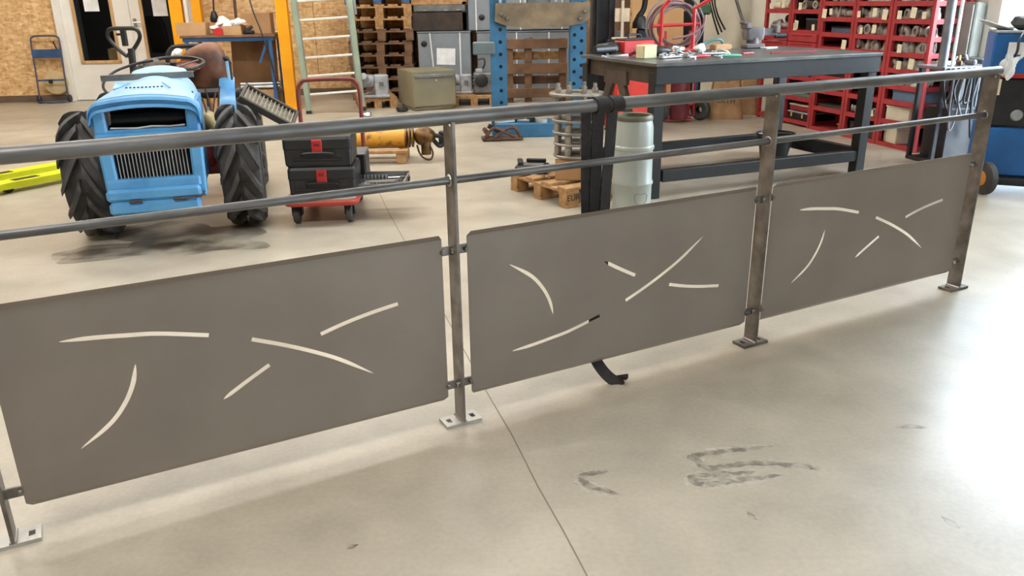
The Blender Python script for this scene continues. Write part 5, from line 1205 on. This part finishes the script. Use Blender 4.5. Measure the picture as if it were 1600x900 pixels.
# ------------------------------------------------------------------ red racks along the right wall
M_rack = mat('red_rack_paint', (176, 58, 60), 0.5, rgb2=(154, 48, 52), nscale=5)
M_rackin = mat('dark_rack_back', (48, 36, 40), 0.8)
M_fit = mat('grey_brown_fitting', (170, 160, 148), 0.5, 0.25, rgb2=(132, 122, 112), nscale=20)
M_fit2 = mat('pale_zinc_fitting', (200, 198, 192), 0.45, 0.3, rgb2=(164, 162, 156), nscale=20)
M_tagc = mat('cream_card', (226, 216, 186), 0.8, rgb2=(212, 200, 168), nscale=20)
RO = Vector((3.089, 9.282, 0)); RA = R(-74.3); RMX = Matrix.Translation(RO) @ Matrix.Rotation(RA, 4, 'Z')
EDG = [-0.46, 0.055, 0.58, 1.11, 1.62, 2.14]; RD = 0.40
LV = {0: [0.06, 0.31, 0.53, 1.01, 1.22, 1.42, 1.62], 1: [0.06, 0.31, 0.53, 1.01, 1.22, 1.42, 1.62]}
for k in (2, 3, 4): LV[k] = [0.035, 0.25, 0.43, 0.57, 0.715, 0.86, 1.0, 1.15, 1.30, 1.45, 1.6]
BN = ['farthest', 'second farthest', 'middle', 'second nearest', 'nearest']
LABEL_CARDS = {(0, 1.22): (0.12, 0.36), (1, 1.01): (0.10, 0.12, 0.42), (1, 1.22): (0.16,), (2, 1.15): (0.06, 0.16), (2, 0.86): (0.42,), (3, 1.15): (0.06, 0.28, 0.42), (3, 1.0): (0.12, 0.30), (4, 1.15): (0.10, 0.27, 0.40), (4, 0.86): (0.16,), (4, 0.715): (0.18, 0.33), (3, 0.25): (0.42,)}
for k in range(5):
    x0, x1 = EDG[k]+0.004, EDG[k+1]-0.004; w = x1-x0
    rk = thing('steel_rack', 'red steel parts rack, %s of the five along the right wall' % BN[k], 'rack', RMX @ Vector((x0, 0, 0)), RA, 'red parts racks')
    up = None
    for xx in (0.02, w-0.02):
        for yy in (0.02, RD-0.02):
            if up is None: up = MB().box((0, 0, 0.85), (0.04, 0.04, 1.7), bev=0.003).build('upright', M_rack, rk); up.location = (xx, yy, 0)
            else: inst(up, 'upright', rk, (xx, yy, 0))
    pl_ = MB().box((0, 0, -0.01), (w-0.085, RD-0.03, 0.012)).box((0, -RD/2+0.008, -0.018), (w-0.082, 0.014, 0.044)).box((0, RD/2-0.008, -0.018), (w-0.082, 0.014, 0.044)).box((w/2-0.048, 0, -0.018), (0.014, RD-0.09, 0.044)).box((-w/2+0.048, 0, -0.018), (0.014, RD-0.09, 0.044)).mesh('shelf', M_rack)
    for z in LV[k]:
        o = bpy.data.objects.new('shelf', pl_); C.objects.link(o); o.parent = rk; o.location = (w/2, RD/2, z)
    if k < 4: MB().box((w/2, RD-0.006, 0.85), (w-0.06, 0.006, 1.66)).build('back_panel', M_rackin, rk)
    else: MB().box((w/2, RD-0.006, 0.85), (w-0.06, 0.006, 1.66)).build('back_panel', M_rackin, rk)
    if k in (0, 1):
        for z in (0.755, 0.845, 0.935):
            for h_ in range(1 if k == 0 else 1):
                d = MB().box((w/2, -0.004, z), (w-0.012, 0.03, 0.084), bev=0.004).box((w/2, 0.19, z), (w-0.09, 0.34, 0.06)).build('drawer', M_rack, rk)
                MB().box((w/2, -0.022, z+0.028), (w*0.7, 0.012, 0.012), bev=0.003).build('drawer_pull', M_rack, d)
    for (kk, zz), xs in LABEL_CARDS.items():
        if kk == k:
            for i, xx in enumerate(xs):
                MB().box((0, 0, 0), (0.045+0.012*((i*7+k) % 3), 0.002, 0.06+0.015*((i+k) % 3)), (0, 0.1*((i+k) % 3-1), 0)).build('label_card', M_tagc, rk).location = (xx, -0.008, zz+0.035+0.02*(i % 2))

# fittings: four shapes, shared meshes
def ring_(r0, r1, h): return [(r0, 0), (r1, 0), (r1, h), (r0, h), (r0, 0)]
arc = [(0.04-0.04*math.cos(t), 0, 0.04*math.sin(t)) for t in [PI/2*i/6 for i in range(7)]]
FIT = [MB().tube(arc, 0.024, 10).lathe(ring_(0.015, 0.031, 0.014), None, 12).lathe(ring_(0.015, 0.031, 0.014), T(0.04, 0, 0.04, 0, PI/2), 12).xf(T(0, 0, 0.0)).mesh('pipe_elbow', M_fit),
       MB().cyl((-0.05, 0, 0.032), (0.05, 0, 0.032), 0.026, 12).cyl((0, -0.055, 0.032), (0, 0, 0.032), 0.026, 12).lathe(ring_(0.018, 0.032, 0.014), T(0, -0.055, 0.032, PI/2), 12).lathe(ring_(0.018, 0.032, 0.014), T(0.05, 0, 0.032, 0, PI/2), 12).lathe(ring_(0.018, 0.032, 0.014), T(-0.05, 0, 0.032, 0, -PI/2), 12).mesh('pipe_tee', M_fit),
       MB().lathe([(0.03, 0), (0.055, 0), (0.055, 0.014), (0.036, 0.02), (0.032, 0.06), (0.024, 0.06), (0.03, 0)], None, 16).mesh('pipe_flange', M_fit2),
       MB().lathe([(0.022, 0), (0.034, 0), (0.036, 0.01), (0.036, 0.035), (0.026, 0.05), (0.024, 0.075), (0.017, 0.075), (0.022, 0)], None, 12).mesh('pipe_reducer', M_fit)]
FN = ['pipe_elbow', 'pipe_tee', 'pipe_flange', 'pipe_reducer']
def inrack(o, k, x, y, z, rz=0): o.matrix_world = RMX @ T(EDG[k]+x, y, z, 0, 0, rz); return o
SHN = {1.15: 'high shelf', 1.0: 'shelf above bench height', 0.86: 'shelf at bench height', 0.715: 'shelf below bench height', 0.57: 'shelf under the handrail', 0.25: 'second lowest shelf', 1.30: 'top edge shelf', 1.01: 'shelf above the drawers', 1.22: 'top edge shelf'}
rnd = random.Random(11)
FILL = {(2, 1.15): 6, (3, 1.15): 6, (4, 1.15): 6, (3, 1.0): 6, (4, 1.0): 6, (3, 0.86): 6, (4, 0.86): 6, (4, 0.715): 6, (3, 0.715): 5, (4, 0.57): 5, (3, 0.25): 3, (2, 1.30): 4, (3, 1.30): 4, (4, 1.30): 4, (0, 1.01): 4, (1, 1.22): 4}
for (k, z), n in FILL.items():
    w = EDG[k+1]-EDG[k]-0.09; used = {}; kinds = [rnd.randrange(4) for _ in range(n)]
    for i in range(n):
        t = kinds[i]; s_ = rnd.uniform(1.25, 1.6)
        s_ = min(s_, 1.3) if z < 0.6 else s_
        o = bpy.data.objects.new(FN[t], FIT[t]); C.objects.link(o)
        inrack(o, k, 0.05+w*(i+0.5)/n, 0.08+rnd.uniform(-.01, .02), z-0.003, rnd.uniform(0, 6)); o.scale = (s_*0.78, s_*0.78, s_)
        nm = FN[t].replace('_', ' ')
        lab = '%s, %s red rack, %s' % ('grey '+nm if kinds.count(t) == 1 else ORD_L[used.get(t, 0)]+' grey '+nm, BN[k], SHN[z])
        tag(o, lab, 'pipe fitting', 'pipe fittings, %s rack, %s' % (BN[k], SHN[z]))
        used[t] = used.get(t, 0)+1
# boxes, cases and sacks on the lower shelves
def rbox(name, label, cat, k, x, y, z, d, m, rz=0, lid=None, extra=None):
    o = thing(name, label, cat); o.matrix_world = RMX @ T(EDG[k]+x, y, z-0.003, 0, 0, rz)
    MB().box((0, 0, d[2]/2), d, bev=0.006).build('body', m, o)
    if lid: MB().box((0, 0, d[2]+0.006), (d[0]+0.01, d[1]+0.01, 0.016), bev=0.004).build('lid', lid, o)
    if extra: extra(o)
    return o
M_bluegrey = mat('blue_grey_case', (96, 116, 138), 0.5); M_creamb = mat('cream_box', (214, 204, 178), 0.7, rgb2=(196, 186, 160), nscale=6)
M_sky = mat('sky_blue_box', (50, 140, 200), 0.5); M_orange = mat('orange_reel', (206, 130, 50), 0.5)
def clips(o):
    for x in (-0.1, 0.1): MB().box((x, -0.155, 0.055), (0.02, 0.012, 0.045), bev=0.003).build('clip', mat('yellow_clip', (222, 180, 90), 0.4), o)
rbox('tool_case', 'black case with two yellow clips at the bottom of the second farthest red rack', 'case', 1, 0.27, 0.17, 0.06, (0.36, 0.29, 0.08), M_black, 0, M_lgrey, clips)
rbox('red_box', 'flat dark red box with a white lid above the clipped black case', 'box', 1, 0.27, 0.17, 0.31-0.143, (0.34, 0.27, 0.055), mat('dark_red_box', (150, 40, 44), 0.6), 0.03, M_creamb).location.z = 0.16
rbox('blue_box', 'sky blue box with white papers in the second farthest red rack', 'box', 1, 0.21, 0.15, 0.53, (0.30, 0.24, 0.05), M_sky, 0, M_rag)
rbox('dark_bin', 'dark bin beside the sky blue box in the red rack', 'bin', 1, 0.415, 0.15, 0.53, (0.09, 0.24, 0.09), M_brownbox, 0, M_black)
rbox('flat_case', 'flat dark case in the middle red rack under the bench top', 'case', 2, 0.27, 0.17, 0.57, (0.36, 0.28, 0.07), M_black, 0, M_bluegrey)
rbox('sheet_stack', 'stack of grey plates in the middle red rack', 'plates', 2, 0.27, 0.17, 0.25, (0.38, 0.28, 0.02), M_grey, 0, M_brownbox)
rbox('green_tray', 'green grey tray on the second farthest red rack', 'tray', 1, 0.27, 0.17, 0.31, (0.38, 0.28, 0.05), mat('green_grey_tray', (96, 118, 108), 0.6), 0, M_black)
o = thing('wire_reel', 'small orange wire reel at the bottom of the middle red rack', 'wire reel'); o.matrix_world = RMX @ T(EDG[2]+0.42, 0.09, 0.035)
MB().lathe([(0.015, 0.0), (0.05, 0.0), (0.05, 0.008), (0.036, 0.012), (0.036, 0.06), (0.05, 0.064), (0.05, 0.072), (0.015, 0.072)], None, 18).build('spool', M_orange, o); MB().lathe([(0.036, 0.014), (0.044, 0.02), (0.044, 0.052), (0.036, 0.058)], None, 18).build('wire', M_brass, o)
rbox('parts_case', 'blue grey parts case in the nearest red rack', 'case', 4, 0.29, 0.16, 0.43, (0.34, 0.27, 0.085), M_bluegrey, 0, M_bluegrey)
rbox('cream_carton', 'cream carton on the second lowest shelf of the nearest red rack', 'box', 4, 0.20, 0.15, 0.25, (0.27, 0.24, 0.12), M_creamb, 0.12, M_tagc)
rbox('white_carton', 'crumpled white carton on the bottom shelf of the nearest red rack', 'box', 4, 0.16, 0.14, 0.035, (0.22, 0.2, 0.14), M_creamb, -0.2, M_rag)
rbox('dark_crate', 'dark crate on the bottom shelf of the second nearest red rack', 'crate', 3, 0.27, 0.17, 0.035, (0.36, 0.28, 0.12), M_brownbox, 0, M_black)
for i, (k, x, z, m, lab) in enumerate(((0, 0.14, 1.22, M_tagc, 'cream cloth roll on the topmost visible shelf of the farthest red rack'), (0, 0.30, 1.22, M_creamb, 'pale tan cloth roll at the top of the farthest red rack'), (0, 0.25, 1.075, M_bluegrey, 'blue grey roll above the drawers of the farthest red rack'))):
    o = tag(MB().lathe([(0.015, -0.07), (0.045, -0.07), (0.048, 0), (0.045, 0.07), (0.015, 0.07)], T(0, 0, 0.045, 0, PI/2), 16).build('cloth_roll', m), lab, 'roll'); inrack(o, k, x, 0.2 if z < 1.2 else 0.1, z-0.003)
rbox('black_bin', 'black open bin above the drawers of the second farthest red rack', 'bin', 1, 0.30, 0.2, 1.01, (0.26, 0.24, 0.11), M_black, 0, M_bluegrey)
rbox('empty_tray', 'dark tray on the shelf above bench height of the middle red rack', 'tray', 2, 0.27, 0.2, 1.0, (0.40, 0.22, 0.05), M_bluegrey, 0, M_black)

# ------------------------------------------------------------------ welding corner on the far right
M_silver = mat('dull_silver_pole', (150, 152, 156), 0.35, 0.6, rgb2=(120, 122, 128), nscale=8)
cw = thing('cable_stand', 'dark trolley with a silver pole and cables hanging under its tray', 'trolley', (3.64, 6.70, 0), R(10))
MB().box((0.0, 0.0, 0.80), (0.46, 0.34, 0.025), bev=0.005).build('tray', M_silver, cw)
MB().cyl((-0.19, -0.08, 0.81), (-0.20, -0.08, 1.9), 0.035, 14).build('pole', M_silver, cw)
MB().box((-0.14, -0.13, 1.1), (0.02, 0.02, 0.58), bev=0.003).build('cable_duct', M_rag, cw)
for x in (-0.2, 0.2):
    for y in (-0.14, 0.14): MB().box((x, y, 0.42), (0.035, 0.035, 0.74), bev=0.003).build('leg', M_blackmetal, cw)
MB().box((0.06, 0.02, 0.26), (0.30, 0.28, 0.44), bev=0.01).build('control_box', M_blackmetal, cw)
MB().box((-0.0, 0.0, 0.05), (0.44, 0.32, 0.03), bev=0.004).build('bottom_shelf', M_blackmetal, cw)
rnd = random.Random(21)
for i in range(12):
    x = -0.24+0.045*i; l_ = rnd.uniform(0.18, 0.55); m = (M_black, M_blackmetal, M_hose2, M_black, M_grey)[i % 5]
    MB().tube(sm([(x, -0.175, 0.805), (x-0.01, -0.20, 0.74), (x+rnd.uniform(-.04, .02), -0.205, 0.80-l_*0.6), (x+rnd.uniform(-.02, .06), -0.20, 0.80-l_), (x+0.06, -0.20, 0.80-l_*0.8), (x+0.07, -0.19, 0.78)]), 0.008, 6).build('hanging_cable', m, cw)
for i, (x, lab) in enumerate(((-0.1, 'small steel clamp on the left of the cable trolley tray'), (0.0, 'small steel clamp on the middle of the cable trolley tray'), (0.12, 'small steel clamp on the right of the cable trolley tray'))):
    o = tag(MB().box((0, 0, 0.02), (0.09, 0.04, 0.04), bev=0.01).cyl((0.03, 0, 0.03), (0.05, 0, 0.075), 0.012, 8).build('earth_clamp', M_silver if i != 1 else M_brass), lab, 'clamp', 'clamps on the cable trolley'); o.matrix_world = cw.matrix_basis @ T(x, -0.05+0.02*i, 0.8125, 0, 0, i)

M_wblue = mat('welder_blue', (26, 98, 162), 0.45, rgb2=(20, 80, 136), nscale=4)
we = thing('welding_machine', 'tall blue welding machine on wheels at the right edge', 'welding machine', (3.67, 5.80, 0), R(-25))
MB().box((0.05, 0.1, 0.955), (0.62, 0.55, 0.29), bev=0.012).build('wire_feeder', M_wblue, we)
MB().box((0.05, 0.1, 0.635), (0.60, 0.55, 0.33), bev=0.01).build('middle_section', M_blackmetal, we)
MB().box((0.05, 0.12, 0.29), (0.60, 0.60, 0.34), bev=0.012).build('power_unit', M_wblue, we)
MB().box((0.05, 0.1, 0.09), (0.66, 0.7, 0.05), bev=0.008).build('chassis', M_blackmetal, we)
MB().box((0.05, 0.1, 1.108), (0.62, 0.55, 0.016), bev=0.004).build('top_plate', M_lgrey, we)
MB().box((-0.09, -0.179, 1.0), (0.16, 0.004, 0.08), bev=0.001).build('rating_plate', M_paper, we)
MB().box((0.05, -0.18, 0.818), (0.5, 0.012, 0.03), bev=0.004).build('red_strip', M_red, we)
MB().box((-0.2, -0.18, 0.74), (0.06, 0.006, 0.11), bev=0.002).build('warning_label', M_tagc, we)
for x in (-0.04, 0.12): MB().lathe([(0, 0.02), (0.03, 0.02), (0.04, 0)], T(x, -0.175, 0.55, PI/2), 14).build('socket', M_lgrey, we)
for x, y in ((-0.17, -0.28), (0.30, -0.28)):
    w_ = MB().lathe([(0.035, -0.03), (0.10, -0.03), (0.115, -0.02), (0.115, 0.02), (0.10, 0.03), (0.035, 0.03)], T(x, y, 0.115, 0, PI/2, 0.5), 24).build('wheel', M_rubber, we)
    MB().lathe([(0, -0.033), (0.05, -0.033), (0.06, -0.02), (0.06, 0.02), (0.05, 0.033), (0, 0.033)], T(x, y, 0.115, 0, PI/2, 0.5), 18).build('hub', M_orange, w_)
MB().tube(sm([(-0.1, -0.18, 1.1), (-0.12, -0.23, 1.06), (-0.12, -0.24, 0.98), (-0.15, -0.22, 0.9), (-0.2, -0.2, 0.8)]), 0.009, 7).build('black_lead', M_black, we)
MB().tube(sm([(-0.0, -0.18, 1.13), (-0.02, -0.24, 1.06), (-0.08, -0.24, 0.96), (-0.14, -0.23, 0.90), (-0.16, -0.22, 0.84)]), 0.011, 7).build('white_lead', M_rag, we)
MB().tube(sm([(0.2, -0.2, 0.7), (0.12, -0.26, 0.6), (0.1, -0.25, 0.5), (0.13, -0.22, 0.42)]), 0.012, 7).build('torch_hose', M_grey, we)
o = tag(lump((0, 0, 0.05), 0.085, (1.5, 1.0, 0.6), 0.2, 71, 20, 12).build('welding_gloves', M_black), 'dark welding glove lying on top of the blue welding machine', 'glove'); o.location = (3.60, 5.80, 1.116)
o = tag(lump((0, 0, 0.07), 0.055, (0.8, 0.35, 1.3), 0.4, 73, 26, 18, 5.0).build('white_rag', M_rag), 'white rag hung on the front of the welding machine', 'rag'); o.location = (3.41, 5.63, 0.82)
hl = thing('hand_shield', 'white welding hand shield on the edge of the welding machine', 'welding shield', (3.45, 5.88, 1.116), R(10))
MB().loft([[( -0.14, -0.05, 0.06), (-0.13, 0.05, 0.07), (-0.125, 0.05, 0.075), (-0.135, -0.05, 0.066)], [(-0.06, -0.09, 0.03), (-0.05, 0.09, 0.04), (-0.045, 0.09, 0.046), (-0.055, -0.09, 0.036)], [(0.05, -0.08, 0.0), (0.06, 0.08, 0.0), (0.06, 0.08, 0.006), (0.05, -0.08, 0.006)]], True, False).build('shield', M_rag, hl)
MB().cyl((0.05, 0, 0.01), (0.12, 0, 0.01), 0.01, 8).build('grip', M_rag, hl)
# wall fittings behind
wp = thing('wall_panel_box', 'grey electrical panel on the wall behind the welding corner', 'electrical panel'); wp.matrix_world = rw.matrix_basis @ T(-0.95, 0.0, 0)
MB().box((0, 0.06, 1.06), (0.42, 0.11, 0.46), bev=0.01).build('enclosure', mat('beige_grey_panel', (140, 140, 132), 0.5), wp)
MB().box((0, 0.125, 1.06), (0.38, 0.015, 0.42), bev=0.004).build('panel_door', mat('beige_grey_door', (150, 150, 142), 0.5), wp)
MB().box((0.14, 0.138, 1.06), (0.03, 0.012, 0.06), bev=0.004).build('panel_latch', M_black, wp)
db_ = thing('storage_locker', 'dark green grey locker standing between the racks and the welding machine', 'locker', (3.92, 7.03, 0), R(-74))
MB().box((0, 0.1, 0.42), (0.28, 0.20, 0.84), bev=0.008).build('body', mat('dark_green_grey', (62, 74, 76), 0.5), db_)
MB().box((0, -0.012, 0.42), (0.25, 0.012, 0.78), bev=0.003).build('door', mat('dark_green_grey', (62, 74, 76), 0.5), db_)
MB().cyl((0.09, -0.03, 0.40), (0.09, -0.03, 0.50), 0.008, 8).build('handle', M_chrome, db_)
rb = thing('red_cabinet', 'low red cabinet standing behind the braced end of the welding bench', 'cabinet', (1.32, 8.75, 0), R(10))
MB().box((0, 0, 0.32), (0.50, 0.35, 0.60), bev=0.01).build('body', mat('orange_red_paint', (210, 52, 34), 0.45), rb)
MB().box((0, -0.178, 0.32), (0.46, 0.012, 0.54), bev=0.003).build('door', mat('orange_red_paint', (210, 52, 34), 0.45), rb)
MB().box((0.18, -0.19, 0.34), (0.02, 0.02, 0.1), bev=0.004).build('handle', M_black, rb)
MB().box((0, 0, 0.01), (0.5, 0.35, 0.02)).build('plinth', M_black, rb)
